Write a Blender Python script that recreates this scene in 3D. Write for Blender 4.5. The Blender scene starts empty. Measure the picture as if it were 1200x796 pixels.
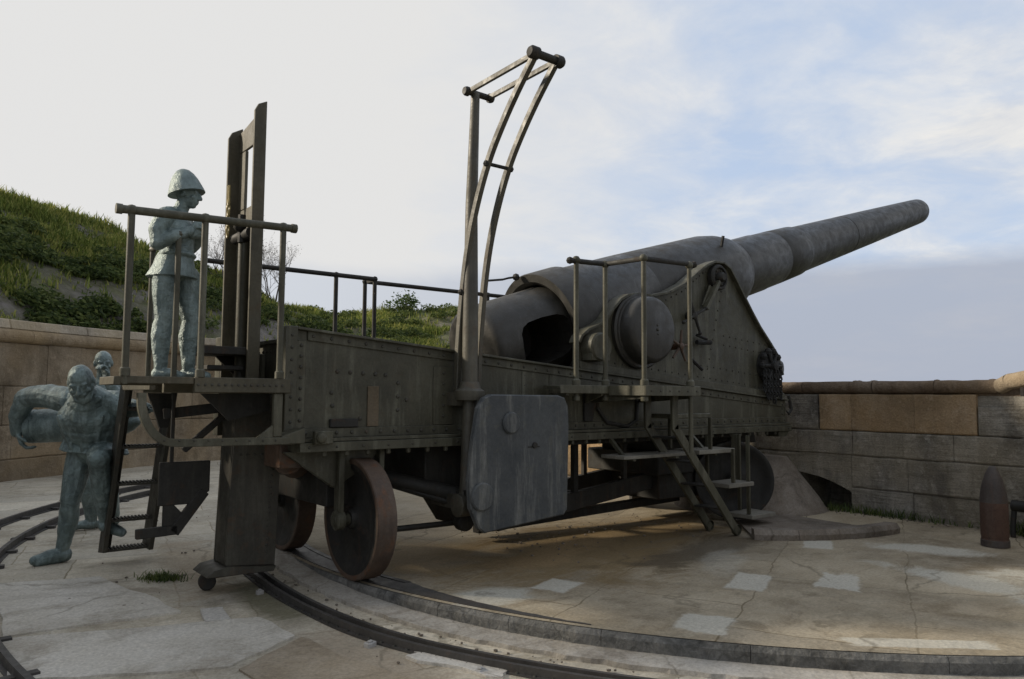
import bpy, bmesh, math, random
from math import sin, cos, pi, radians, sqrt, atan2
from mathutils import Vector, Matrix, noise
random.seed(7)
scene = bpy.context.scene
COL = scene.collection
V = Vector

# ------------------------------------------------------------------ materials
def nmat(name):
    m = bpy.data.materials.new(name); m.use_nodes = True
    nt = m.node_tree; b = nt.nodes['Principled BSDF']
    return m, nt, b
def node(nt, t, **kw):
    n = nt.nodes.new(t)
    for k, v in kw.items():
        if k in n.inputs.keys(): n.inputs[k].default_value = v
        else: setattr(n, k, v)
    return n
def pos(nt, scale=(1, 1, 1)):
    g = node(nt, 'ShaderNodeNewGeometry'); mp = node(nt, 'ShaderNodeMapping')
    mp.inputs['Scale'].default_value = scale
    nt.links.new(g.outputs['Position'], mp.inputs['Vector'])
    return mp.outputs['Vector']
def fbm(nt, vec, scale, detail=6, rough=.6, dist=0.0):
    n = node(nt, 'ShaderNodeTexNoise'); n.inputs['Scale'].default_value = scale
    n.inputs['Detail'].default_value = detail; n.inputs['Roughness'].default_value = rough
    n.inputs['Distortion'].default_value = dist
    nt.links.new(vec, n.inputs['Vector']); return n.outputs['Fac']
def ramp(nt, fac, stops, interp='LINEAR'):
    r = node(nt, 'ShaderNodeValToRGB'); cr = r.color_ramp; cr.interpolation = interp
    while len(cr.elements) < len(stops): cr.elements.new(.5)
    for e, (p, c) in zip(cr.elements, stops):
        e.position = p; e.color = (c[0], c[1], c[2], 1) if not isinstance(c, (int, float)) else (c, c, c, 1)
    nt.links.new(fac, r.inputs['Fac']); return r.outputs['Color']
def mix(nt, fac, a, b, mode='MIX'):
    n = node(nt, 'ShaderNodeMix'); n.data_type = 'RGBA'; n.blend_type = mode; n.clamp_factor = True
    for s, v in ((n.inputs[0], fac), (n.inputs[6], a), (n.inputs[7], b)):
        if hasattr(v, 'is_output'): nt.links.new(v, s)
        elif isinstance(v, (int, float)): s.default_value = v
        else: s.default_value = (v[0], v[1], v[2], 1)
    return n.outputs[2]
def mth(nt, op, a, b=0.0, c=None):
    n = node(nt, 'ShaderNodeMath'); n.operation = op
    for s, v in zip(n.inputs, (a, b, c)):
        if v is None: continue
        if hasattr(v, 'is_output'): nt.links.new(v, s)
        else: s.default_value = v
    return n.outputs[0]
def bump(nt, b, h, strength=.3, dist=.02):
    n = node(nt, 'ShaderNodeBump'); n.inputs['Strength'].default_value = strength
    n.inputs['Distance'].default_value = dist
    nt.links.new(h, n.inputs['Height']); nt.links.new(n.outputs['Normal'], b.inputs['Normal'])

def metal(name, c1, c2, rust=.3, rough=.5, streak=1.0, rustc=(.10, .055, .03), pale=(.12, .115, .09), pa=.35, spec=.35, seed=0):
    m, nt, b = nmat(name)
    p = pos(nt); ps = pos(nt, (5.0, 5.0, .55))
    add = node(nt, 'ShaderNodeVectorMath'); add.operation = 'ADD'; add.inputs[1].default_value = (seed*3.1, seed*1.7, seed*.9)
    nt.links.new(p, add.inputs[0]); p = add.outputs[0]
    n1 = fbm(nt, p, 2.2, 8, .65)
    col = ramp(nt, n1, [(.3, c1), (.7, c2)])
    st = fbm(nt, ps, 1.6, 7, .7)
    sm = ramp(nt, st, [(.50, 0.0), (.72, 1.0)])
    col = mix(nt, mth(nt, 'MULTIPLY', sm, pa*streak), col, pale)
    rb = ramp(nt, fbm(nt, pos(nt, (9.0, 9.0, .9)), 1.1, 6, .65), [(.58, 0.0), (.74, 1.0)])
    col = mix(nt, mth(nt, 'MULTIPLY', rb, rust*.8), col, rustc)
    n3 = fbm(nt, p, 7.0, 8, .7, .4)
    rm = ramp(nt, n3, [(.56, 0.0), (.68, 1.0)])
    col = mix(nt, mth(nt, 'MULTIPLY', rm, rust), col, rustc)
    n4 = fbm(nt, p, 45.0, 4, .7)
    col = mix(nt, .45, col, ramp(nt, n4, [(.3, .55), (.75, 1.3)]), 'MULTIPLY')
    nt.links.new(col, b.inputs['Base Color'])
    nt.links.new(ramp(nt, n3, [(.35, rough-.08), (.7, min(1, rough+.25))]), b.inputs['Roughness'])
    b.inputs['Specular IOR Level'].default_value = spec
    bump(nt, b, mth(nt, 'ADD', n4, mth(nt, 'MULTIPLY', n3, 2.0)), .25, .006)
    return m
M = {}
M['gun'] = metal('olive_steel', (.036, .034, .0225), (.077, .073, .050), .4, .45, 1.3, pale=(.17, .168, .125), pa=.5, rustc=(.062, .048, .030))
M['gun2'] = metal('olive_steel_worn', (.042, .040, .026), (.092, .087, .060), .4, .48, 1.3, rustc=(.068, .05, .03), pale=(.19, .185, .14), pa=.5, seed=2)
M['barrel'] = metal('grey_barrel_paint', (.022, .021, .018), (.040, .037, .031), .35, .42, 1.0, pale=(.085, .083, .078), pa=.35, rustc=(.055, .042, .03), seed=4, spec=.5)
M['rivet'] = metal('dark_rivets', (.028, .027, .022), (.06, .056, .043), .4, .5, .8, seed=21)
M['deck'] = metal('rusty_platform_steel', (.048, .043, .028), (.10, .088, .058), .45, .52, 1.0, rustc=(.075, .05, .028), pale=(.2, .185, .14), seed=23)
M['hoist'] = metal('dark_hoist_steel', (.030, .028, .022), (.062, .057, .043), .4, .5, 1.2, pale=(.12, .115, .09), pa=.4, seed=22)
M['dark'] = metal('dark_iron', (.014, .0135, .012), (.030, .028, .024), .35, .6, .6, seed=5)
M['rail'] = metal('worn_rail_steel', (.035, .033, .031), (.075, .07, .066), .35, .5, .5, rustc=(.08, .05, .035), seed=6)
M['rust'] = metal('rusty_tread', (.050, .036, .028), (.12, .078, .052), .8, .55, .8, rustc=(.15, .062, .026), pale=(.16,.13,.105), seed=7)
M['shield'] = metal('blue_grey_plate', (.040, .045, .050), (.080, .086, .088), .45, .5, 1.8, rustc=(.115, .11, .085), pale=(.20, .20, .185), pa=.6, seed=8)
M['rustplate'] = metal('tan_worn_patch', (.085, .065, .04), (.13, .10, .065), .5, .7, 1.0, seed=15)
M['brass'] = metal('old_brass', (.25, .19, .07), (.38, .30, .12), .2, .4, .5, seed=16)
M['black'] = metal('soot_black_iron', (.010, .010, .010), (.02, .02, .019), .2, .7, .4, seed=17)
M['pole'] = metal('bare_pole_steel', (.036, .033, .024), (.080, .072, .050), .4, .5, .8, pale=(.18, .16, .115), seed=9, spec=.6)
M['shell'] = metal('rusty_shell_iron', (.058, .034, .025), (.105, .06, .042), .7, .8, 1.2, rustc=(.038, .03, .027), pale=(.13, .10, .08), pa=.3, seed=11)
M['tip'] = metal('shell_tip_iron', (.045, .036, .032), (.08, .066, .058), .5, .6, 1.0, seed=12)
M['tread'] = metal('pale_step_top', (.12, .112, .09), (.24, .225, .19), .5, .8, .8, rustc=(.09, .08, .06), seed=13)
M['white'] = metal('white_painted_clip', (.26, .25, .235), (.42, .41, .39), .3, .7, .5, seed=14)
def bronze(name, a, b2, pale, seed):
    m, nt, b = nmat(name); p = pos(nt)
    n1 = fbm(nt, p, 6.0, 8, .7, .5); n2 = fbm(nt, p, 28.0, 6, .7); n3 = fbm(nt, pos(nt, (7, 7, 1.2)), 2.0, 6, .65)
    col = ramp(nt, n1, [(.3, a), (.62, b2)])
    col = mix(nt, ramp(nt, n3, [(.48, 0.0), (.70, .5)]), col, pale)
    col = mix(nt, ramp(nt, n2, [(.55, 0.0), (.75, .6)]), col, (.03, .038, .036))
    nt.links.new(col, b.inputs['Base Color']); b.inputs['Roughness'].default_value = .42
    b.inputs['Metallic'].default_value = .35
    bump(nt, b, mth(nt, 'ADD', n2, mth(nt, 'MULTIPLY', n1, 3.0)), .6, .015)
    return m
M['bronze'] = bronze('green_bronze_patina', (.060, .082, .080), (.155, .205, .20), (.36, .44, .435), 0)
M['bronze2'] = bronze('pale_bronze_patina', (.085, .112, .110), (.18, .232, .225), (.36, .43, .42), 1)

def concrete(name, base, dark, pale, blotches=None, scale=1.0, bs=.35, rough=.9, slabs=None):
    m, nt, b = nmat(name); p = pos(nt)
    n1 = fbm(nt, p, .55*scale, 8, .62, .4); n2 = fbm(nt, p, 4.0*scale, 8, .7, .3); n3 = fbm(nt, p, 40.0, 5, .75)
    n4 = fbm(nt, pos(nt, (1, 1.7, 1)), 1.1*scale, 9, .72, .8)
    col = ramp(nt, n1, [(.32, dark), (.5, base), (.72, pale)])
    col = mix(nt, ramp(nt, n2, [(.42, 0.0), (.68, .55)]), col, pale)
    col = mix(nt, ramp(nt, n4, [(.53, 0.0), (.66, .6)]), col, dark)
    if slabs is not None:
        bt = node(nt, 'ShaderNodeTexBrick'); bt.inputs['Color1'].default_value = (.80, .80, .80, 1); bt.inputs['Color2'].default_value = (1.12, 1.10, 1.06, 1)
        bt.inputs['Mortar'].default_value = (.5, .46, .38, 1); bt.inputs['Scale'].default_value = 1.0; bt.inputs['Mortar Size'].default_value = .010; bt.inputs['Mortar Smooth'].default_value = .6
        bt.inputs['Brick Width'].default_value = slabs[1]; bt.inputs['Row Height'].default_value = slabs[2]; bt.offset = .37
        g = node(nt, 'ShaderNodeNewGeometry'); mp = node(nt, 'ShaderNodeMapping'); mp.inputs['Rotation'].default_value = (0, 0, radians(slabs[0]))
        wb = node(nt, 'ShaderNodeTexNoise'); wb.inputs['Scale'].default_value = 1.8; wb.inputs['Detail'].default_value = 8; nt.links.new(g.outputs['Position'], wb.inputs['Vector'])
        sb = node(nt, 'ShaderNodeVectorMath'); sb.operation = 'SCALE'; sb.inputs['Scale'].default_value = .16; nt.links.new(wb.outputs['Color'], sb.inputs[0])
        ab = node(nt, 'ShaderNodeVectorMath'); ab.operation = 'ADD'; nt.links.new(g.outputs['Position'], ab.inputs[0]); nt.links.new(sb.outputs[0], ab.inputs[1])
        nt.links.new(ab.outputs[0], mp.inputs['Vector']); nt.links.new(mp.outputs['Vector'], bt.inputs['Vector'])
        col = mix(nt, ramp(nt, n1, [(.40, .25), (.58, .95)]), col, bt.outputs['Color'], 'MULTIPLY')
    if blotches is not None:
        for (c, cx, cy, rx, ry, rot, amt, *bx) in blotches:
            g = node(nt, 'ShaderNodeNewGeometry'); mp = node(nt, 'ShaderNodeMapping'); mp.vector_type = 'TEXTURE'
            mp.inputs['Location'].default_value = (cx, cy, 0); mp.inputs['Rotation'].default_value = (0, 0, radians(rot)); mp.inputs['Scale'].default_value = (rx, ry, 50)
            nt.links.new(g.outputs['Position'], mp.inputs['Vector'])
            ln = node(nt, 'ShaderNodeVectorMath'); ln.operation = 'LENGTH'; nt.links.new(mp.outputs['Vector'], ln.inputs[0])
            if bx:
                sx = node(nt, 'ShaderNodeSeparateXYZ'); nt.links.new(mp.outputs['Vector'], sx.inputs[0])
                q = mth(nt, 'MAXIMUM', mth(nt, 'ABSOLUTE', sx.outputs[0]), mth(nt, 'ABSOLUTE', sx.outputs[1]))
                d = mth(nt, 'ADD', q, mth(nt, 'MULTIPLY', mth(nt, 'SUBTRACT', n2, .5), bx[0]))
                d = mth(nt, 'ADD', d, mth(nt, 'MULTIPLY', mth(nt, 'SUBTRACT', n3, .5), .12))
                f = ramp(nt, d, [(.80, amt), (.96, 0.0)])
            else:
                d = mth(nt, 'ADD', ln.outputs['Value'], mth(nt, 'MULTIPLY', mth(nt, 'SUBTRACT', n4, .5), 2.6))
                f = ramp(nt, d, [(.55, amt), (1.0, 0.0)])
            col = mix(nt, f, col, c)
    vo = node(nt, 'ShaderNodeTexVoronoi'); vo.feature = 'DISTANCE_TO_EDGE'; vo.inputs['Scale'].default_value = .45*scale
    wv = node(nt, 'ShaderNodeVectorMath'); wv.operation = 'ADD'
    nz = node(nt, 'ShaderNodeTexNoise'); nz.inputs['Scale'].default_value = 2.5; nz.inputs['Detail'].default_value = 6
    nt.links.new(p, nz.inputs['Vector'])
    sc = node(nt, 'ShaderNodeVectorMath'); sc.operation = 'SCALE'; sc.inputs['Scale'].default_value = .5; nt.links.new(nz.outputs['Color'], sc.inputs[0])
    nt.links.new(p, wv.inputs[0]); nt.links.new(sc.outputs[0], wv.inputs[1]); nt.links.new(wv.outputs[0], vo.inputs['Vector'])
    cr = mth(nt, 'MULTIPLY', ramp(nt, vo.outputs['Distance'], [(.003, .45), (.012, 0.0)]), ramp(nt, n1, [(.45, 0.0), (.55, 1.0)]))
    col = mix(nt, cr, col, (dark[0]*.5, dark[1]*.5, dark[2]*.45))
    col = mix(nt, .6, col, ramp(nt, n3, [(.28, .45), (.72, 1.32)]), 'MULTIPLY')
    nt.links.new(col, b.inputs['Base Color']); b.inputs['Roughness'].default_value = rough
    b.inputs['Specular IOR Level'].default_value = .25
    bump(nt, b, mth(nt, 'ADD', n3, mth(nt, 'MULTIPLY', n2, 3.0)), bs, .02)
    return m
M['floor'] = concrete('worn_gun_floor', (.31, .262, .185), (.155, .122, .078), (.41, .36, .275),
    blotches=[((.19, .13, .058), -3.4, -.9, 2.8, 1.4, 10, .85), ((.31, .23, .125), -5.3, -.2, .8, .9, 20, .7), ((.30, .21, .11), -4.0, -.9, 1.2, .35, 20, .7), ((.07, .058, .042), -2.6, -1.75, 1.4, .45, 12, .7)]+[((.54, .52, .45), *q) for q in (  # broad brown ellipses under the gun, one much darker, then pale repair patches
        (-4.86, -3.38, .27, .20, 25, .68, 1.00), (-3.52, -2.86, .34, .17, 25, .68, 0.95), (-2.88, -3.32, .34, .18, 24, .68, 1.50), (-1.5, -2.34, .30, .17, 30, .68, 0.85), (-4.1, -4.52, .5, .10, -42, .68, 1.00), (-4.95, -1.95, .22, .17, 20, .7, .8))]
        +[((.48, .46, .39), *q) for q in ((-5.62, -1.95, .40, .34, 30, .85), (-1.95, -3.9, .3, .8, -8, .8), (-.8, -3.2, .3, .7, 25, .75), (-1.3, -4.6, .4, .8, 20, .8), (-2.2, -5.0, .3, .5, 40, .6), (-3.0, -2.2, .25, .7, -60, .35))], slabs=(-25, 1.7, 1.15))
M['ground'] = concrete('weathered_concrete', (.47, .42, .33), (.22, .19, .14), (.62, .58, .49),
    blotches=[((.12, .112, .06), -6.95, -.7, .28, .85, 4, .75), ((.36, .29, .20), -7.1, .9, .35, 1.3, -10, .6), ((.30, .245, .18), -6.9, -2.4, .5, 1.2, -10, .7), ((.22, .18, .13), -8.0, .3, .12, .8, 60, .6)], slabs=(12, 1.35, .95))
M['patch'] = concrete('pale_cement_patch', (.50, .475, .43), (.36, .33, .28), (.60, .58, .53))
M['slab'] = concrete('grey_cement_slab', (.53, .495, .425), (.30, .265, .21), (.64, .61, .55))
M['brown'] = concrete('brown_cement_slab', (.32, .265, .19), (.20, .16, .11), (.40, .345, .27))
M['kerb'] = concrete('dark_kerb_stone', (.135, .134, .125), (.065, .064, .06), (.30, .29, .265), scale=2.5, bs=.7)
M['ledge'] = concrete('kerb_ledge', (.38, .35, .30), (.20, .175, .14), (.52, .49, .44), scale=2.0)
M['hump'] = concrete('smooth_cement_block', (.175, .145, .115), (.09, .076, .06), (.26, .23, .195), scale=1.5)
def stone(name, base, dark, pale, stripes=True, streak=.6):
    m, nt, b = nmat(name); p = pos(nt)
    n1 = fbm(nt, p, 1.3, 8, .65, .3); n2 = fbm(nt, p, 9.0, 8, .7); n3 = fbm(nt, p, 50.0, 4, .7)
    st = fbm(nt, pos(nt, (3, 3, .5)), 1.5, 8, .7); hz = fbm(nt, pos(nt, (1.2, 1.2, 22)), 1.3, 6, .7)
    col = ramp(nt, n1, [(.3, dark), (.5, base), (.7, pale)])
    col = mix(nt, ramp(nt, st, [(.48, 0.0), (.68, streak)]), col, dark)
    col = mix(nt, ramp(nt, n2, [(.52, 0.0), (.66, .6)]), col, pale)
    if stripes: col = mix(nt, ramp(nt, hz, [(.5, 0.0), (.62, .5)]), col, dark)
    big = fbm(nt, p, .9, 4, .55); col = mix(nt, ramp(nt, big, [(.42, 0.0), (.62, .55)]), col, (base[0]*1.25, base[1]*1.15, base[2]*.95))
    dk = fbm(nt, pos(nt, (1.6, 1.6, .8)), 1.3, 7, .7); col = mix(nt, ramp(nt, dk, [(.54, 0.0), (.68, .6)]), col, dark)
    oi = node(nt, 'ShaderNodeAttribute'); oi.attribute_name = 'blk'
    col = mix(nt, .5, col, ramp(nt, oi.outputs['Fac'], [(0.0, .7), (1.0, 1.25)]), 'MULTIPLY')
    col = mix(nt, .6, col, ramp(nt, n3, [(.3, .6), (.72, 1.25)]), 'MULTIPLY')
    nt.links.new(col, b.inputs['Base Color']); b.inputs['Roughness'].default_value = .92
    b.inputs['Specular IOR Level'].default_value = .2
    bump(nt, b, mth(nt, 'ADD', mth(nt, 'MULTIPLY', n3, .7), mth(nt, 'ADD', mth(nt, 'MULTIPLY', n2, 2.0), hz if stripes else 0.0)), .8, .03)
    return m
M['wallL'] = stone('brown_wall_stone', (.25, .20, .14), (.125, .098, .066), (.37, .305, .22), False, .45)
M['coping'] = stone('pale_coping_stone', (.42, .365, .285), (.24, .20, .15), (.54, .48, .40), False, .35)
M['wallR'] = stone('grey_weathered_stone', (.25, .23, .195), (.078, .070, .060), (.46, .435, .385), True, .75)
M['sand'] = stone('tan_sandstone_panel', (.33, .235, .14), (.20, .14, .08), (.43, .335, .23), False, .45)
M['roll'] = stone('brown_stone_roll', (.20, .15, .105), (.10, .07, .048), (.27, .215, .165), False, .8)
M['rollL'] = stone('tan_coping_roll', (.30, .235, .155), (.17, .128, .08), (.40, .32, .23), False, .5)
M['rolllite'] = stone('tan_stone_roll', (.31, .25, .18), (.22, .17, .12), (.36, .30, .23), False, .3)
# soil + plants
m, nt, b = nmat('hill_soil'); p = pos(nt)
n1 = fbm(nt, p, .45, 8, .65, .3); n2 = fbm(nt, p, 3.0, 8, .75)
c = ramp(nt, n1, [(.42, (.26, .235, .215)), (.53, (.185, .18, .11)), (.66, (.13, .17, .06))])
c = mix(nt, ramp(nt, n2, [(.4, 0.0), (.7, .7)]), c, (.035, .038, .02))
nt.links.new(c, b.inputs['Base Color']); b.inputs['Roughness'].default_value = 1; b.inputs['Specular IOR Level'].default_value = .1
bump(nt, b, n2, 1.0, .15); M['soil'] = m
def leaf(name, cs, sc=1.0):
    m, nt, b = nmat(name); p = pos(nt)
    n1 = fbm(nt, p, .8*sc, 5, .6); g = node(nt, 'ShaderNodeNewGeometry')
    f = mth(nt, 'ADD', mth(nt, 'MULTIPLY', n1, .65), mth(nt, 'MULTIPLY', g.outputs['Random Per Island'], .4))
    c = ramp(nt, f, [(.32, cs[0]), (.5, cs[1]), (.68, cs[2])])
    nt.links.new(c, b.inputs['Base Color']); b.inputs['Roughness'].default_value = .7
    b.inputs['Specular IOR Level'].default_value = .2
    tr = node(nt, 'ShaderNodeBsdfTranslucent'); nt.links.new(c, tr.inputs['Color'])
    ms = node(nt, 'ShaderNodeMixShader'); ms.inputs[0].default_value = .35
    nt.links.new(b.outputs[0], ms.inputs[1]); nt.links.new(tr.outputs[0], ms.inputs[2])
    nt.links.new(ms.outputs[0], nt.nodes['Material Output'].inputs['Surface'])
    return m
M['grass'] = leaf('hill_grass_blades', [(.08, .11, .022), (.16, .21, .045), (.36, .35, .10)])
M['scrub'] = leaf('scrub_leaves', [(.035, .055, .018), (.07, .10, .03), (.15, .18, .055)])
M['bushleaf'] = leaf('bush_leaves', [(.03, .05, .015), (.05, .085, .022), (.08, .12, .035)], 4)
M['twig'] = leaf('bare_twigs', [(.10, .085, .075), (.14, .12, .105), (.18, .155, .14)], 4)
m, nt, b = nmat('open_terrain'); p = pos(nt); n1 = fbm(nt, p, .05, 8, .6)
nt.links.new(ramp(nt, n1, [(.35, (.05, .06, .03)), (.65, (.09, .09, .05))]), b.inputs['Base Color']); b.inputs['Roughness'].default_value = 1; M['terrain'] = m

# ------------------------------------------------------------------ mesh builder
class MB:
    def __init__(s): s.v = []; s.f = []; s.fm = []; s.blk = []; s.cur = 0; s.sm = []; s.smooth = False; s.b = .5; s.hasr = False
    def add(s, vs, fs, smooth=None):
        o = len(s.v); s.v += [tuple(q) for q in vs]
        for f in fs:
            s.f.append([i+o for i in f]); s.fm.append(s.cur); s.sm.append(s.smooth if smooth is None else smooth)
        s.blk += [s.b]*len(vs); return s
    def box(s, x0, x1, y0, y1, z0, z1, mt=None):
        vs = [V((x, y, z)) for z in (z0, z1) for y in (y0, y1) for x in (x0, x1)]
        if mt is not None: vs = [mt @ q for q in vs]
        return s.add(vs, [(0, 2, 3, 1), (4, 5, 7, 6), (0, 1, 5, 4), (2, 6, 7, 3), (0, 4, 6, 2), (1, 3, 7, 5)], False)
    def beam(s, a, b, w, h, up=(0, 0, 1)):
        a = V(a); b = V(b); d = (b-a); L = d.length; d.normalize(); u = V(up)
        sd = d.cross(u)
        if sd.length < 1e-4: sd = d.cross(V((1, 0, 0)))
        sd.normalize(); u = sd.cross(d)
        mt = Matrix((d, sd, u)).transposed().to_4x4(); mt.translation = a
        return s.box(0, L, -w/2, w/2, -h/2, h/2, mt)
    def prism(s, poly, axis, a, b):
        n = len(poly)
        mk = {'y': lambda p, t: (p[0], t, p[1]), 'x': lambda p, t: (t, p[0], p[1]), 'z': lambda p, t: (p[0], p[1], t)}[axis]
        vs = [mk(p, a) for p in poly]+[mk(p, b) for p in poly]
        fs = [tuple(range(n)), tuple(range(2*n-1, n-1, -1))]+[(i, i+n, (i+1) % n+n, (i+1) % n) for i in range(n)]
        return s.add(vs, fs, False)
    def tube(s, pts, r, seg=10, closed=False, caps=True):
        pts = [V(p) for p in pts]; n = len(pts)
        rs = r if isinstance(r, (list, tuple)) else [r]*n
        vs = []; u = None
        for i in range(n):
            if closed: d = pts[(i+1) % n]-pts[i-1]
            else: d = pts[min(i+1, n-1)]-pts[max(i-1, 0)]
            d.normalize()
            if u is None:
                u = d.cross(V((0, 0, 1)));
                if u.length < 1e-3: u = d.cross(V((1, 0, 0)))
            u = (u-d*u.dot(d)).normalized(); w = d.cross(u)
            for k in range(seg):
                t = 2*pi*k/seg; vs.append(pts[i]+(u*cos(t)+w*sin(t))*rs[i])
        fs = []
        for i in range(n if closed else n-1):
            j = (i+1) % n
            for k in range(seg): fs.append((i*seg+k, i*seg+(k+1) % seg, j*seg+(k+1) % seg, j*seg+k))
        o = len(s.v); s.add(vs, fs, True)
        if caps and not closed:
            s.f.append([o+k for k in range(seg)][::-1]); s.f.append([o+(n-1)*seg+k for k in range(seg)])
            s.fm += [s.cur]*2; s.sm += [False]*2
        return s
    def lathe(s, prof, org, ax, seg=48, sharp=()):
        ax = V(ax).normalized(); u = ax.cross(V((0, 0, 1)))
        if u.length < 1e-3: u = V((1, 0, 0))
        u.normalize(); w = ax.cross(u); org = V(org); vs = []
        for (t, r) in prof:
            for k in range(seg):
                a = 2*pi*k/seg; vs.append(org+ax*t+(u*cos(a)+w*sin(a))*max(r, 1e-4))
        fs = []
        for i in range(len(prof)-1):
            for k in range(seg): fs.append((i*seg+k, i*seg+(k+1) % seg, (i+1)*seg+(k+1) % seg, (i+1)*seg+k))
        return s.add(vs, fs, True)
    def rivet(s, p, n, r=.017):
        n = V(n).normalized(); p = V(p); u = n.cross(V((.31, .2, .9))).normalized(); w = n.cross(u)
        vs = []
        for (rr, h) in ((r, 0), (r*.8, r*.5), (r*.35, r*.75)):
            for k in range(7):
                a = 2*pi*k/7; vs.append(p+n*h+(u*cos(a)+w*sin(a))*rr)
        fs = [(i*7+k, i*7+(k+1) % 7, (i+1)*7+(k+1) % 7, (i+1)*7+k) for i in range(2) for k in range(7)]+[tuple(range(14, 21))]
        c_ = s.cur; s.cur = 1; s.hasr = True; s.add(vs, fs, True); s.cur = c_; return s
    def rivets(s, a, b, n, nrm, r=.017):
        a = V(a); b = V(b)
        for i in range(n): s.rivet(a.lerp(b, i/(n-1) if n > 1 else 0), nrm, r)
        return s
    def ball(s, c, r, seg=12, rot=None):
        rx, ry, rz = (r, r, r) if isinstance(r, (int, float)) else r
        c = V(c); vs = [V((0, 0, -rz))]; rings = seg//2
        for i in range(1, rings):
            t = -pi/2+pi*i/rings
            for k in range(seg): vs.append(V((rx*cos(t)*cos(2*pi*k/seg), ry*cos(t)*sin(2*pi*k/seg), rz*sin(t))))
        vs.append(V((0, 0, rz)))
        if rot is not None: vs = [rot @ q for q in vs]
        vs = [q+c for q in vs]; fs = [(0, 1+(k+1) % seg, 1+k) for k in range(seg)]
        for i in range(rings-2):
            for k in range(seg): fs.append((1+i*seg+k, 1+i*seg+(k+1) % seg, 1+(i+1)*seg+(k+1) % seg, 1+(i+1)*seg+k))
        L = len(vs)-1; o = 1+(rings-2)*seg
        fs += [(o+k, o+(k+1) % seg, L) for k in range(seg)]
        return s.add(vs, fs, True)
    def cap(s, a, b, ra, rb, seg=14):            # tapered capsule
        a = V(a); b = V(b); d = b-a; L = d.length
        if L < 1e-5: return s.ball(a, ra, seg)
        d.normalize(); u = d.cross(V((.12, .2, .95)))
        if u.length < 1e-3: u = d.cross(V((1, 0, 0)))
        u.normalize(); w = d.cross(u); vs = []; rows = []
        for t in (-80, -50, -20): rows.append((a+d*ra*sin(radians(t)), ra*cos(radians(t))))
        rows.append((a, ra)); rows.append((b, rb))
        for t in (20, 50, 80): rows.append((b+d*rb*sin(radians(t)), rb*cos(radians(t))))
        for (c, r) in rows:
            for k in range(seg): vs.append(c+(u*cos(2*pi*k/seg)+w*sin(2*pi*k/seg))*r)
        fs = [(i*seg+k, i*seg+(k+1) % seg, (i+1)*seg+(k+1) % seg, (i+1)*seg+k) for i in range(len(rows)-1) for k in range(seg)]
        fs += [tuple(range(seg))[::-1], tuple(range((len(rows)-1)*seg, len(rows)*seg))]
        return s.add(vs, fs, True)
    def chain(s, pts, rs):
        for i in range(len(pts)-1): s.cap(pts[i], pts[i+1], rs[i], rs[i+1])
        return s
    def build(s, name, mats, parent=None, bevel=0, loc=None):
        me = bpy.data.meshes.new(name); off = V(loc) if loc is not None else V((0, 0, 0))
        me.from_pydata([V(q)-off for q in s.v], [], s.f)
        mats = list(mats) if isinstance(mats, (list, tuple)) else [mats]
        if s.hasr: mats.append('rivet')
        for q in mats: me.materials.append(M[q] if isinstance(q, str) else q)
        me.polygons.foreach_set('material_index', s.fm); me.polygons.foreach_set('use_smooth', s.sm)
        at = me.attributes.new('blk', 'FLOAT', 'POINT'); at.data.foreach_set('value', s.blk)
        bm = bmesh.new(); bm.from_mesh(me); bmesh.ops.recalc_face_normals(bm, faces=bm.faces); bm.to_mesh(me); bm.free()
        me.update(); o = bpy.data.objects.new(name, me); COL.objects.link(o); o.location = off
        if any(s.sm):
            try: me.set_sharp_from_angle(angle=radians(38))
            except Exception: pass
        if parent is not None: o.parent = parent; o.location = off
        if bevel:
            md = o.modifiers.new('bevel', 'BEVEL'); md.width = bevel; md.segments = 1; md.limit_method = 'ANGLE'; md.angle_limit = radians(60)
        return o
def tag(o, label=None, cat=None, group=None, kind=None):
    for k, v in (('label', label), ('category', cat), ('group', group), ('kind', kind)):
        if v: o[k] = v
    return o
def empty(name, loc, rz=0.0):
    o = bpy.data.objects.new(name, None); COL.objects.link(o); o.location = loc; o.rotation_euler = (0, 0, rz); o.empty_display_size = .3
    return o
def smst(a, b, x):
    t = max(0, min(1, (x-a)/(b-a))); return t*t*(3-2*t)
def gz(x, y): return -.145+.135*smst(-2.5, 1.6, y)     # outer ground rises gently towards the left

# ------------------------------------------------------------------ setting: ground
# far terrain, one sheet to the horizon
mb = MB(); N = 40; rad = [0, 13.0, 16, 22, 40, 90, 220, 600, 1500, 4000]
vs = [V((0, 0, -1.2))]
for r in rad[1:]:
    for k in range(N): vs.append(V((r*cos(2*pi*k/N), r*sin(2*pi*k/N), -1.2)))
fs = [(0, 1+k, 1+(k+1) % N) for k in range(N)]
for i in range(len(rad)-2):
    for k in range(N): fs.append((1+i*N+k, 1+(i+1)*N+k, 1+(i+1)*N+(k+1) % N, 1+i*N+(k+1) % N))
mb.add(vs, fs); tag(mb.build('terrain', 'terrain'), kind='structure')
# outer ground
mb = MB(); R0 = 6.28; vs = []; fs = []; NA = 150; NR = 34
for i in range(NR+1):
    r = R0+(14.5-R0)*i/NR
    for k in range(NA+1):
        a = radians(84)+radians(196)*k/NA; x, y = r*cos(a), r*sin(a); x = min(x, 1.2)
        z = gz(x, y)+.012*noise.noise(V((x*1.1, y*1.1, 0)))-(0.0 if r < 10.5 or y < 2 else .0)
        vs.append((x, y, z))
for i in range(NR):
    for k in range(NA): fs.append((i*(NA+1)+k, (i+1)*(NA+1)+k, (i+1)*(NA+1)+k+1, i*(NA+1)+k+1))
mb.add(vs, fs, True); tag(mb.build('ground', 'ground'), kind='structure')
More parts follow.
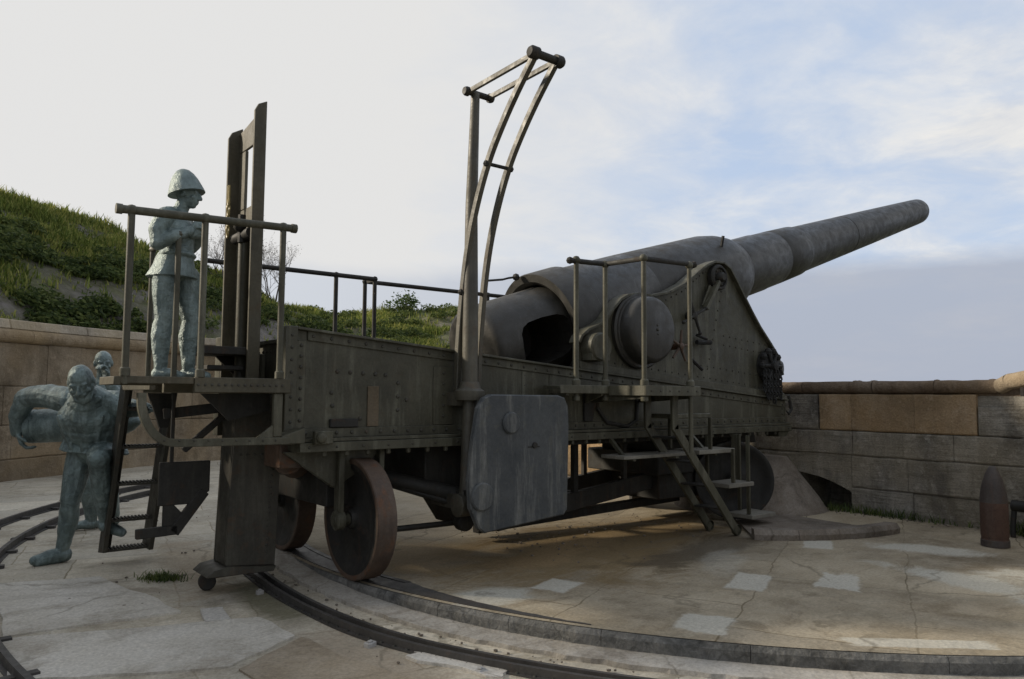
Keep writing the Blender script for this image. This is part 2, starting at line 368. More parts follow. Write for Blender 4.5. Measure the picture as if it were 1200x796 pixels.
# inner floor disc
mb = MB(); vs = []; fs = []; NR = 26
for i in range(NR+1):
    r = .02+(6.318-.02)*i/NR
    for k in range(121):
        a = 2*pi*k/120; x, y = r*cos(a), r*sin(a); x = min(x, 1.1)
        vs.append((x, y, .008*noise.noise(V((x*.9, y*.9, 3)))*(1 if r < 5.8 else 0)-.002+.0115*smst(5.7, 6.1, r)))
for i in range(NR):
    for k in range(120): fs.append((i*121+k, (i+1)*121+k, (i+1)*121+k+1, i*121+k+1))
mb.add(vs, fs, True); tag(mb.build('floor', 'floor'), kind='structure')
# kerb ring with ledge at its foot
A0, A1 = 99.5, 262.0
def arc_sweep(mb, prof, a0, a1, n, zf=None, jag=0.0, rf=None):
    m_ = len(prof); vs = []
    for i in range(n+1):
        a = radians(a0+(a1-a0)*i/n)
        for j, (r, z) in enumerate(prof):
            rr = r+(rf(a) if rf else 0)+(jag*noise.noise(V((a*60, j*3.0, 1.7))) if jag else 0)
            x, y = rr*cos(a), rr*sin(a); vs.append((x, y, z+(zf(x, y) if zf else 0)))
    fs = [(i*m_+j, (i+1)*m_+j, (i+1)*m_+(j+1) % m_, i*m_+(j+1) % m_) for i in range(n) for j in range(m_)]
    fs += [tuple(range(m_)), tuple(range(n*m_, (n+1)*m_))[::-1]]
    return mb.add(vs, fs, False)
mb = MB(); mb.b = .5
ks = [A0]
while ks[-1] < A1-5: ks.append(ks[-1]+random.uniform(5, 11))
ks.append(A1)
for a0, a1 in zip(ks, ks[1:]):
    a1 -= .035
    arc_sweep(mb, [(6.16, -.3), (6.33, -.3), (6.345, -.03), (6.325, .004), (6.16, .007)], a0, a1, 8, None, .012)
tag(mb.build('kerb', 'kerb'), kind='structure')
mb = MB(); arc_sweep(mb, [(6.30, -.06), (6.56, -.06), (6.55, .030), (6.30, .045)], A0, A1, 220, gz, .03)
tag(mb.build('kerb_ledge', 'ledge'), kind='structure')
mb = MB(); arc_sweep(mb, [(6.02, -.02), (6.27, -.02), (6.27, .016), (6.235, .018), (6.23, .012), (6.08, .012), (6.075, .018), (6.02, .016)], 140, 191, 90)
vs = []
for i in range(31):
    t = i/30; a = radians(191+17*t); r0 = 6.02+.235*t**.7+.015*noise.noise(V((i*.8, 0, 0)))
    for (r, z) in ((r0, -.02), (6.27, -.02), (6.27, .016), (r0, .014)): vs.append((r*cos(a), r*sin(a), z))
mb.add(vs, [(i*4+k, (i+1)*4+k, (i+1)*4+(k+1) % 4, i*4+(k+1) % 4) for i in range(30) for k in range(4)]+[(0, 1, 2, 3), (123, 122, 121, 120)])
o = mb.build('wheel_track', 'rail'); tag(o, 'broad dark steel wheel track set into the top of the circular kerb', 'rail')
def rfun(a): return -.10+.125*smst(172, 200, math.degrees(a))
def arc_rail(mb, R, a0, a1, n, zf, w=.03, h=.06):
    # a light rail with its check rail beside it: two heads on one base plate
    for c in (-.045, .045):
        arc_sweep(mb, [(R+c-w/2, .01), (R+c+w/2, .01), (R+c+w/2, h), (R+c-w/2, h)], a0, a1, n, zf, 0, rfun)
    arc_sweep(mb, [(R-.085, -.02), (R+.085, -.02), (R+.085, .012), (R-.085, .012)], a0, a1, n, zf, 0, rfun)
mb = MB(); arc_rail(mb, 6.86, 172.5, 232, 120, gz)
for i in range(60):
    a = radians(172.8+i); rr = 6.86+rfun(a)
    for c in (-.07, .07): mb.rivet(((rr+c)*cos(a), (rr+c)*sin(a), gz(rr*cos(a), rr*sin(a))+.012), (0, 0, 1), .012)
rl = mb.build('guide_rail', 'rail'); tag(rl, 'curved double headed shell trolley rail on the concrete just outside the kerb', 'rail')
def near_ang(px): return px
for a, s in ((183.5, .6), (196.5, .8), (204, .7)):
    q = MB(); aa = radians(a); r = 7.0+rfun(aa); x, y = r*cos(aa), r*sin(aa)
    mt = Matrix.Translation((x, y, gz(x, y))) @ Matrix.Rotation(aa, 4, 'Z')
    q.box(-.05*s, .05*s, -.04*s, .03*s, -.01, .028, mt); q.box(-.02*s, .03*s, -.015, .015, .028, .04, mt); q.build('rail_clip', 'white', rl, .006)
tr = empty('trolley_track', (-8.5, 3, gz(-8.5, 3)))
tag(tr, 'narrow curved trolley track of two rails on the ground behind the bent statue', 'rail track')
def at_root(o, root):
    o.parent = root; o.location = o.location-root.location; return o
for R_ in (8.82, 9.40):
    mb = MB(); arc_sweep(mb, [(R_-.02, .0), (R_+.02, .0), (R_+.02, .075), (R_-.02, .075)], 129, 205, 130, gz)
    arc_sweep(mb, [(R_-.05, -.02), (R_+.05, -.02), (R_+.05, .012), (R_-.05, .012)], 129, 205, 130, gz)
    at_root(mb.build('rail', 'rail'), tr)
for i in range(16):
    a = radians(131+4.8*i)
    for r in (8.82, 9.40):
        mb = MB(); mt = Matrix.Translation((r*cos(a), r*sin(a), gz(r*cos(a), r*sin(a)))) @ Matrix.Rotation(a, 4, 'Z')
        mb.box(-.11, .11, -.035, .035, 0, .03, mt); at_root(mb.build('sleeper_plate', 'rail'), tr)
    if i == 8:
        mb = MB(); mb.beam((8.82*cos(a), 8.82*sin(a), gz(8.82*cos(a), 8.82*sin(a))+.03), (9.4*cos(a), 9.4*sin(a), gz(9.4*cos(a), 9.4*sin(a))+.03), .04, .03); at_root(mb.build('tie_bar', 'rail'), tr)
# cement patches (thin repairs in the floor)
def patch(name, poly, z, mat, jag=.05, sub=7):
    pts = []
    n = len(poly)
    for i in range(n):
        a = V(poly[i]); b = V(poly[(i+1) % n])
        for k in range(sub):
            q = a.lerp(b, k/sub); d = (b-a).normalized(); nn = V((-d.y, d.x))
            q = q+nn*jag*noise.noise(V((q.x*5, q.y*5, 2.2)))+nn*jag*.5*noise.noise(V((q.x*17, q.y*17, 5.2))); pts.append(q)
    mb = MB(); zz = (lambda x, y: z) if not callable(z) else z
    top = [(q.x, q.y, zz(q.x, q.y)) for q in pts]
    c = sum((q for q in pts), V((0, 0)))/len(pts)
    m_ = len(top); mb.add(top+[(c.x, c.y, zz(c.x, c.y))], [(i, (i+1) % m_, m_) for i in range(m_)])
    mb.add(top+[(t[0], t[1], t[2]-.03) for t in top], [(i, (i+1) % m_, (i+1) % m_+m_, i+m_) for i in range(m_)])
    o = mb.build(name, mat); return tag(o, kind='structure')
gzz = lambda d: (lambda x, y: gz(x, y)+d)
patch('ground_slab', [(-8.75, -.55), (-7.16, -1.02), (-7.09, -1.55), (-7.65, -1.85), (-8.75, -1.35)], gzz(.016), 'slab', .03)
patch('ground_slab', [(-7.47, -.62), (-7.33, -.67), (-7.35, -.97), (-7.52, -.93)], gzz(.022), 'patch', .02)
patch('ground_slab', [(-7.62, -1.92), (-7.06, -1.6), (-6.98, -2.1), (-6.62, -3.6), (-7.4, -3.6)], gzz(.018), 'brown', .03)
patch('ground_slab', [(-8.72, .95), (-7.95, .75), (-7.6, -.55), (-8.72, -.5)], gzz(.014), 'slab', .05)
patch('ground_slab', [(-6.62, -1.0), (-6.60, -1.35), (-6.73, -1.38), (-6.72, -1.02)], gzz(.02), 'patch', .03)
patch('ground_slab', [(-6.55, -2.3), (-6.3, -2.95), (-6.4, -3.05), (-6.65, -2.35)], gzz(.02), 'patch', .05)

# ------------------------------------------------------------------ walls
def block_course(mb, mk, u0, u1, z0, z1, wmin, wmax, depth, gap=.012, jit=.012):
    u = u0
    while u < u1-.05:
        w = random.uniform(wmin, wmax); e = min(u+w, u1)
        if u1-e < wmin*.5: e = u1
        mb.b = random.random(); d = depth+random.uniform(-jit, jit)
        n = max(2, int((e-u)/.12)); vs = []
        a, b = u+gap/2, e-gap/2; za, zb = z0+gap/2, z1-gap/2
        for i in range(n+1):
            t = a+(b-a)*i/n
            for (dd, z) in ((-.2, za), (d-.015, za), (d, za+.02), (d, zb-.02), (d-.015, zb), (-.2, zb)):
                j = .010*noise.noise(V((t*3, z*9, dd*3)))+.008*noise.noise(V((t*11, z*17, 1)))
                vs.append(mk(t, dd+(j if dd > 0 else 0), z+j*.9))
        fs = [(i*6+j, (i+1)*6+j, (i+1)*6+j+1, i*6+j+1) for i in range(n) for j in range(5)]+[(0, 1, 2, 3, 4, 5), tuple(n*6+j for j in range(5, -1, -1))]
        mb.add(vs, fs, False); u = e
RW = 12.4
def mkL(a, d, z):    # a = arc length along the wall
    t = a/RW; r = RW+.05-d; return (r*cos(t), r*sin(t), z)
aw0, aw1 = radians(58)*RW, radians(178)*RW
mb = MB(); mb.b = .3
arc_sweep(mb, [(RW+.06, -.6), (RW+1.0, -.6), (RW+1.0, 2.72), (RW+.06, 2.72)], 58, 178, 110)
block_course(mb, mkL, aw0, aw1, -.5, .38, .9, 1.9, .05, .008, .006)
block_course(mb, mkL, aw0, aw1, .38, 1.0, .9, 1.9, .05, .008, .006)
block_course(mb, mkL, aw0, aw1, 1.0, 1.70, .9, 2.0, .05, .008, .006)
block_course(mb, mkL, aw0, aw1, 1.70, 2.50, 1.0, 2.2, .05, .008, .006)
rw = mb.build('retaining_wall', 'wallL')
tag(rw, 'curved brown stone retaining wall below the grassy bank', 'wall')
mb = MB()
for i in range(15):
    a0 = 58+8*i; a1 = a0+7.95; mb.b = random.random()
    arc_sweep(mb, [(RW-.02+random.uniform(-.01, .01), 2.745), (RW+1.05, 2.745), (RW+1.05, 2.98), (RW+.03, 2.92)], a0, a1, 9)
mb2 = MB()
for i in range(12):
    a0 = 58+10*i; a1 = a0+9.96; mb2.b = random.random()
    pr = [(RW+.02-.115*cos(t), 2.62+.125*sin(t)) for t in [radians(-90+20*k) for k in range(10)]]+[(RW+.3, 2.745), (RW+.3, 2.495)]
    arc_sweep(mb2, pr, a0, a1, 11)
mb.build('coping_slab', 'coping', rw, .015); mb2.build('coping_roll', 'rollL', rw)
# parapet in front of the gun
XP = 1.05
pw = None
def mkP(a, d, z): return (XP+.06-d, -a, z)
mb = MB(); mb.b = .2
mb.box(XP+.065, XP+1.3, -12.35, .62, -.5, 1.62); mb.box(XP+.065, XP+1.3, 1.42, 3.6, -.5, 1.62); mb.box(XP+.065, XP+1.3, .62, 1.42, .79, 1.62); mb.box(XP+.9, XP+1.3, .62, 1.42, -.5, .79)
mb.b = .4; ar = [(.615, .785), (1.425, .785), (1.425, .27), (1.3, .33), (1.15, .39), (.95, .45), (.615, .50)]
mb.prism(ar, 'x', XP+.005, XP+.9); mb.b = .2
# flip: prism poly gives (y,z); y positive is left
mb.v = [(x, -y, z) for (x, y, z) in mb.v]
mb.b = .5
for (z0, z1, wa, wb) in ((-.3, .34, .7, 1.2), (.34, .78, .55, 1.1), (.78, 1.12, .6, 1.2)):
    block_course(mb, mkP, -12.3, .62, z0, z1, wa, wb, .05, .007, .022)
    if z0 < .3:
        block_course(mb, mkP, 1.42, 3.55, z0, z1, wa, wb, .05, .007, .022)
    else: block_course(mb, mkP, .62 if z0 > .5 else 1.43, 3.55, z0, z1, wa, wb, .05, .007, .022)
block_course(mb, mkP, -12.3, .95, 1.12, 1.64, .9, 1.4, .05); block_course(mb, mkP, 3.05, 3.55, 1.12, 1.5, .3, .6, .05)
mb.b = .05
pw = mb.build('parapet_wall', 'wallR'); tag(pw, 'low grey weathered block parapet in front of the gun barrel', 'wall')
# recess box face in front of core, dark stone
mb = MB(); mb.b = .6
block_course(mb, mkP, .97, 1.44, 1.125, 1.64, .6, .7, .058, .004, .002); block_course(mb, mkP, 1.44, 3.04, 1.125, 1.64, .7, .95, .058, .004, .002)
mb.build('sandstone_panel', 'sand', pw)
mb = MB(); mb.b = .8; block_course(mb, mkP, -5.2, -1.3, .0, .76, .8, 1.2, .09, .008, .004); mb.build('sandstone_footing', 'sand', pw)
def roll(mb, a, b, r=.088, n=14, z=1.735):
    a = V(a); b = V(b); k = int((b-a).length/.1)+2
    mb.tube([a.lerp(b, i/k)+V((.005*noise.noise(V((i*.9, a.y, 0))), 0, .008*noise.noise(V((i*.7, 3, a.y))))) for i in range(k+1)], r, n)
mb = MB(); mb.b = .4
y = 12.2
while y > -3.2:
    e = max(y-random.uniform(.8, 1.3), -3.28); mb.b = random.random(); roll(mb, (XP+.07, y-.006, 1.735), (XP+.07, e+.006, 1.735)); y = e
    if e <= -3.28: break
mb.b = .3; mb.box(XP+.08, XP+1.32, -3.5, 12.2, 1.621, 1.80)
for i in range(9):
    yy = random.uniform(-3.2, 1.5); mb.ball((XP+.14, yy, 1.815), (.05, random.uniform(.03, .07), .022), 8)
mb.build('coping_roll', 'roll', pw)
mb = MB(); mb.b = .9
roll(mb, (XP+.07, -3.29, 1.74), (XP-.0, -3.42, 1.80), .095); roll(mb, (XP-.0, -3.42, 1.80), (XP-.5, -4.4, 1.95), .095)
mb.build('coping_end', 'rolllite', pw)
# side wall turning towards the viewer at the right
d0 = V((XP, -3.56)); dd = V((-.42, -.907)); nn = V((-.907, .42))
def mkS(a, d, z): q = d0+dd*a+nn*(d-.06); return (q.x, q.y, z)
mb = MB(); mb.b = .2
mb.add([mkS(t, d, z) for t in (-.3, 3.2) for (d, z) in ((.055, -.5), (.055, 1.62), (-1.0, 1.62), (-1.0, -.5))], [(0, 1, 2, 3), (7, 6, 5, 4), (0, 4, 5, 1), (1, 5, 6, 2), (2, 6, 7, 3), (3, 7, 4, 0)])
for (z0, z1) in ((-.3, .34), (.34, .78), (.78, 1.2), (1.2, 1.64)): block_course(mb, mkS, 0.02, 3.1, z0, z1, .5, .9, .07, .016, .02)
tag(mb.build('side_wall', 'wallR'), 'grey block wall turning towards the viewer at the far right edge', 'wall')
# pivot: smooth cement block + small front kerb
mb = MB()
vs = []; fs = []
for i in range(19):
    a = radians(100+190*i/18)
    for (r, z) in ((1.12, -.02), (.98, .2), (.72, .52), (.56, .74), (.2, .76)):
        x = .45+r*cos(a); y = -.18+r*sin(a)*.98; vs.append((min(x, XP+.02), y, z))
for i in range(18):
    for j in range(4): fs.append((i*5+j, (i+1)*5+j, (i+1)*5+j+1, i*5+j+1))
mb.add(vs, fs, True)
tag(mb.build('pivot_block', 'hump'), 'sloping smooth cement pivot block against the parapet behind the front wheel', 'block')
mb = MB()
for i in range(4):
    arc_sweep(mb, [(2.40, -.05), (2.58, -.05), (2.60, .06), (2.565, .115), (2.41, .11)], 224+11*i, 234.9+11*i, 8, None, .02)
o = mb.build('front_kerb', 'hump'); tag(o, kind='structure')
mb = MB(); arc_sweep(mb, [(.9, -.02), (2.405, -.02), (2.405, .03), (.9, .03)], 224, 266, 30); tag(mb.build('front_plinth', 'hump'), kind='structure')

# ------------------------------------------------------------------ hill with grass, scrub and bare shrubs
CR = [(40, 3.6), (58, 4.2), (66, 5.0), (70.6, 5.03), (76, 4.75), (80, 4.66), (86.7, 4.72), (90, 5.2), (94, 5.77), (98, 6.12), (105, 6.9), (112.5, 7.15), (120, 7.5), (140, 7.6), (185, 6.0)]
def crest(a):
    for (a0, z0), (a1, z1) in zip(CR, CR[1:]):
        if a0 <= a <= a1: t = (a-a0)/(a1-a0); t = t*t*(3-2*t); return z0+(z1-z0)*t
    return 4.0
def hz(r, a):
    c = crest(a); x, y = r*cos(radians(a)), r*sin(radians(a))
    if r < 13.4: base = 2.86+(r-12.9)*.25
    elif r <= 20: t = (r-13.4)/6.6; base = 2.98+(c-2.98)*(t**.85)
    else: base = c-.012*(r-20)**2*.6
    amp = .5*smst(13.2, 16, r)
    return base+amp*(.45*noise.noise(V((x*.55, y*.55, 1)))+.25*noise.noise(V((x*1.5, y*1.5, 4))))*(1 if r < 19 else .55)
mb = MB(); vs = []; fs = []; NA = 180; rr = [12.9+.3*i for i in range(48)]+[28, 31, 36]
for r in rr:
    for k in range(NA+1):
        a = 45+138*k/NA; vs.append((r*cos(radians(a)), r*sin(radians(a)), max(-1.3, hz(r, a)) if r < 36 else -1.3))
for i in range(len(rr)-1):
    for k in range(NA): fs.append((i*(NA+1)+k, i*(NA+1)+k+1, (i+1)*(NA+1)+k+1, (i+1)*(NA+1)+k))
mb.add(vs, fs, True); tag(mb.build('hill', 'soil'), kind='structure')
def blade(mb, p, h, w, lean, n=2):
    d = random.uniform(0, 2*pi); l = V((cos(d), sin(d), 0))*lean; sd = V((cos(d+1.57), sin(d+1.57), 0))*w
    p = V(p); q = p+l*.4*h+V((0, 0, h*.6)); t = p+l*h+V((0, 0, h))
    mb.add([p-sd, p+sd, q+sd*.7, q-sd*.7, t], [(0, 1, 2, 3), (3, 2, 4)], False)
def leafq(mb, p, s):
    n = V((random.gauss(0, 1), random.gauss(0, 1), random.gauss(0, 1))).normalized(); u = n.cross(V((.3, .5, .8))).normalized(); w = n.cross(u)
    p = V(p); mb.add([p-u*s, p-w*s*.5, p+u*s, p+w*s*.5], [(0, 1, 2, 3)], False)
gr = MB()
cnt = 0
while cnt < 25000:
    a = random.uniform(58, 128); r = 13.15+random.random()**.9*8.0
    x, y = r*cos(radians(a)), r*sin(radians(a))
    d = noise.noise(V((x*.42, y*.42, 7)))+.5*noise.noise(V((x*1.3, y*1.3, 9)))
    bare = .50*(1-smst(14.6, 16.2, r)) if a > 88 else .15
    if d < -.20+bare+.12*random.random() and random.random() > .07: continue
    z = hz(r, a)-.04; h = random.uniform(.08, .26)*(1.25 if r > 18 else 1)*(1+.7*noise.noise(V((x*.8, y*.8, 3))))
    for k in range(3):
        blade(gr, (x+random.gauss(0, .05), y+random.gauss(0, .05), z), h*random.uniform(.6, 1.1), random.uniform(.012, .026), random.uniform(.1, .9))
    cnt += 1
tag(gr.build('hill_grass', 'grass'), 'green and yellowish grass growing over the bank above the wall', 'grass', kind='stuff')
sc = MB()
for i in range(240):
    if i < 90: a = random.uniform(97, 124); r = 15.9+.5*noise.noise(V((a*.3, 0, 0)))+random.gauss(0, .4)
    elif i < 150: a = random.uniform(62, 100); r = random.uniform(14.5, 20)
    elif i < 185: a = random.uniform(112, 124); r = random.uniform(13.2, 14.2)
    else: a = random.uniform(60, 126); r = random.uniform(13.3, 20)
    x, y = r*cos(radians(a)), r*sin(radians(a)); z = hz(r, a); s = random.uniform(.22, .5)
    for k in range(int(260*s*2)):
        q = V((random.gauss(0, 1), random.gauss(0, 1), random.gauss(0, 1))).normalized()*random.random()**.4
        leafq(sc, (x+q.x*s, y+q.y*s, z+abs(q.z)*s*.75), random.uniform(.035, .075))
tag(sc.build('hill_scrub', 'scrub'), 'dark low scrub and weeds in clumps over the bank', 'scrub', kind='stuff')
def shrub(a, r, h, label, seed, spread=.5, gx=12):
    random.seed(seed); x, y = r*cos(radians(a)), r*sin(radians(a)); z = hz(r, a)-.1
    mb = MB(); bud = MB()
    def br(p, d, L, rad_, lv):
        n = 3; pts = [p]; q = V(p); dd = V(d)
        for i in range(n):
            dd = (dd+V((random.gauss(0, .16), random.gauss(0, .16), random.gauss(.05, .1)))).normalized(); q = q+dd*L/n; pts.append(V(q))
        mb.tube(pts, [rad_*(1-.5*i/n) for i in range(n+1)], 4 if lv else 6, caps=False)
        if lv < 4:
            for k in range(random.randint(2, 3)+(lv == 0)):
                t = random.choice((1, 2, 3, 3)); nd = (dd+V((random.gauss(0, spread), random.gauss(0, spread), random.gauss(.1, .35)))).normalized()
                br(pts[t], nd, L*random.uniform(.55, .85), rad_*.58, lv+1)
        else:
            for k in range(3): leafq(bud, pts[-1]+V((random.gauss(0, .03), random.gauss(0, .03), random.gauss(0, .03))), .022)
    for k in range(5):
        br(V((x+random.gauss(0, .1), y+random.gauss(0, .1), z)), V((random.gauss(0, .45), random.gauss(0, .45), 1)).normalized(), h*.42, .022, 0)
    o = empty('bare_shrub', (x, y, z)); tag(o, label, 'shrub', 'bare shrubs on the bank')
    t = at_root(mb.build('branches', 'twig'), o); at_root(bud.build('buds', 'twig'), o)
shrub(89.0, 18.3, 2.3, 'bare twiggy shrub on the bank just right of the tall steel guide frame', 3)
shrub(94.0, 18.6, 2.3, 'bare twiggy shrub on the bank between the standing soldier statue and the guide frame', 5)
shrub(99.6, 18.8, 1.5, 'small bare shrub on the bank left of the standing soldier statue', 8, .6)
random.seed(21)
def bush(a, r, w, h, label, nm='green_bush'):
    x, y = r*cos(radians(a)), r*sin(radians(a)); z = hz(r, a)-.05; mb = MB(); st = MB()
    for k in range(16):
        c = V((random.gauss(0, w*.3), random.gauss(0, w*.3), random.uniform(.25, 1)*h*.8)); st.tube([(x, y, z), (x+c.x*.6, y+c.y*.6, z+c.z*.6), (x+c.x, y+c.y, z+c.z)], [.02, .012, .006], 4)
        for j in range(45):
            g = V((random.gauss(0, 1), random.gauss(0, 1), random.gauss(0, .8)))*w*.13; leafq(mb, (x+c.x+g.x, y+c.y+g.y, z+c.z+g.z), random.uniform(.04, .075))
    o = empty(nm, (x, y, z)); tag(o, label, 'bush'); at_root(mb.build('foliage', 'bushleaf'), o); at_root(st.build('stems', 'twig'), o)
bush(73.2, 19.6, 1.15, .75, 'leafy green bush on the bank crest behind the middle of the gun')
# grass tuft on the concrete
mb = MB()
for k in range(420):
    t = random.gauss(0, 1); x = -7.50+.055*random.gauss(0, 1)+.05*t; y = .40+.05*random.gauss(0, 1)-.05*t
    blade(mb, (x, y, gz(x, y)), random.uniform(.02, .075), random.uniform(.003, .006), random.uniform(.5, 1.8))
tag(mb.build('grass_tuft', 'scrub'), 'small green grass tuft growing from a crack in the concrete', 'grass tuft', kind='stuff')
mb = MB()
for (cx, cy, sx, sy, n, h) in ((.98, -1.85, .05, .35, 220, .16), (.95, -1.2, .05, .2, 90, .14), (.9, -3.45, .06, .12, 120, .2), (1.0, -2.6, .03, .5, 70, .1)):
    for k in range(n):
        x = cx+random.gauss(0, sx); y = cy+random.gauss(0, sy); blade(mb, (min(x, 1.03), y, 0), random.uniform(.3, 1)*h, random.uniform(.004, .009), random.uniform(.2, 1))
tag(mb.build('wall_weeds', 'scrub'), 'thin weeds along the foot of the parapet', 'weeds', kind='stuff')

mb = MB()
for k in range(420):
    u = random.random()
    if u < .35: x = random.uniform(-4.4, -1.6); y = random.gauss(-.3, .6)
    elif u < .55: x = XP-abs(random.gauss(0, .15))-.02; y = random.uniform(-3.4, -1.3)
    elif u < .8: a = radians(random.uniform(172, 235)); r = 6.6+abs(random.gauss(0, .12)); x, y = r*cos(a), r*sin(a)
    else: a = radians(random.uniform(150, 215)); r = random.uniform(6.6, 9.0); x, y = r*cos(a), r*sin(a)
    z = (gz(x, y) if math.hypot(x, y) > 6.3 else 0)+.01; sz = random.uniform(.004, .013)*(1.6 if u < .35 and random.random() < .2 else 1)
    mb.b = random.random(); mb.ball((x, y, z), (sz*random.uniform(.7, 1.5), sz*random.uniform(.7, 1.5), sz*.7), 6)
tag(mb.build('gravel', 'hump'), 'small stones and grit scattered on the concrete', 'gravel', kind='stuff')
# ------------------------------------------------------------------ THE GUN
gun = empty('coastal_gun', (0, 0, 0))
tag(gun, 'huge old olive grey coastal artillery gun on its riveted wheeled carriage', 'cannon')
# barrel
el = math.atan(.3); AX = V((cos(el), 0, sin(el))); AO = V((0, 0, 3.405))
mb = MB()
def S_(x): return x/cos(el)
breech = MB(); breech.lathe([(S_(-4.52), 0), (S_(-4.52), .12), (S_(-4.46), .14), (S_(-4.46), .43), (S_(-4.43), .48), (S_(-4.37), .505), (S_(-3.25), .53), (S_(-3.25), 0)], AO, AX, 72)
prof = [(S_(-3.30), .5), (S_(-3.46), .56), (S_(-3.50), .60), (S_(-3.50), .69), (S_(-3.48), .70), (S_(-3.10), .708), (S_(-3.085), .695), (S_(-3.06), .695), (S_(-3.05), .672), (S_(-2.0), .665), (S_(-1.99), .660), (S_(-1.97), .660), (S_(-1.96), .664), (S_(-.9), .645), (S_(-.35), .635), (S_(-.1), .60), (S_(.08), .55), (S_(.2), .49), (S_(.24), .455),
        (S_(.25), .455), (S_(.9), .45), (S_(.92), .442), (S_(1.32), .435), (S_(1.335), .428), (S_(1.355), .428), (S_(1.37), .435), (S_(1.95), .418), (S_(2.0), .40), (S_(2.06), .392), (S_(3.6), .350), (S_(3.605), .344), (S_(3.63), .344), (S_(3.635), .349), (S_(4.5), .325), (S_(6.60), .262), (S_(6.76), .254), (S_(6.82), .232), (S_(6.83), .13), (S_(6.5), .125), (S_(6.5), 0)]
mb.lathe(prof, AO, AX, 72)
bl = mb.build('barrel', 'barrel', gun)
# breech ring with the mortise of the sliding wedge cut through its sides
br_ = breech.build('breech', 'barrel', bl)
up = V((-sin(el), 0, cos(el)))
cut = MB(); hole = []
for k in range(16):
    t = 2*pi*k/16; hole.append((-3.80+.36*math.copysign(abs(cos(t))**.6, cos(t)), -.05+.26*math.copysign(abs(sin(t))**.6, sin(t))))
hv = [AO+AX*S_(s_)+up*w_ for s_, w_ in hole]; nh_ = len(hv)
cut.add([p_+V((0, -.9, 0)) for p_ in hv]+[p_+V((0, .25, 0)) for p_ in hv], [tuple(range(nh_)), tuple(range(2*nh_-1, nh_-1, -1))]+[(i, i+nh_, (i+1) % nh_+nh_, (i+1) % nh_) for i in range(nh_)])
br_.data.materials.append(M['dark']); cut.cur = 0; co_ = cut.build('cutter', 'dark'); md = br_.modifiers.new('slot', 'BOOLEAN'); md.operation = 'DIFFERENCE'; md.object = co_; md.solver = 'EXACT'
bpy.context.view_layer.update(); me_ = bpy.data.meshes.new_from_object(br_.evaluated_get(bpy.context.evaluated_depsgraph_get())); br_.modifiers.clear(); br_.data = me_
bpy.data.objects.remove(co_)
q = MB(); up = V((-sin(el), 0, cos(el)))
nrm_ = up*cos(radians(48))+V((0, -1, 0))*sin(radians(48)); c = AO+AX*S_(-.42)+nrm_*.62; q.beam(c, c+V((0, 0, .12))+nrm_*.06, .03, .03)
q.build('sight_stud', 'black', bl)
q = MB(); c = AO+AX*S_(-3.56)+up*.69+V((0, .12, 0)); q.tube([c, c+V((-.1, .02, -.02)), c+V((-.2, 0, -.05)), c+V((-.45, 0, -.09))], .014, 6); q.ball(c, .045, 8); q.build('breech_eyebolt', 'dark', bl)

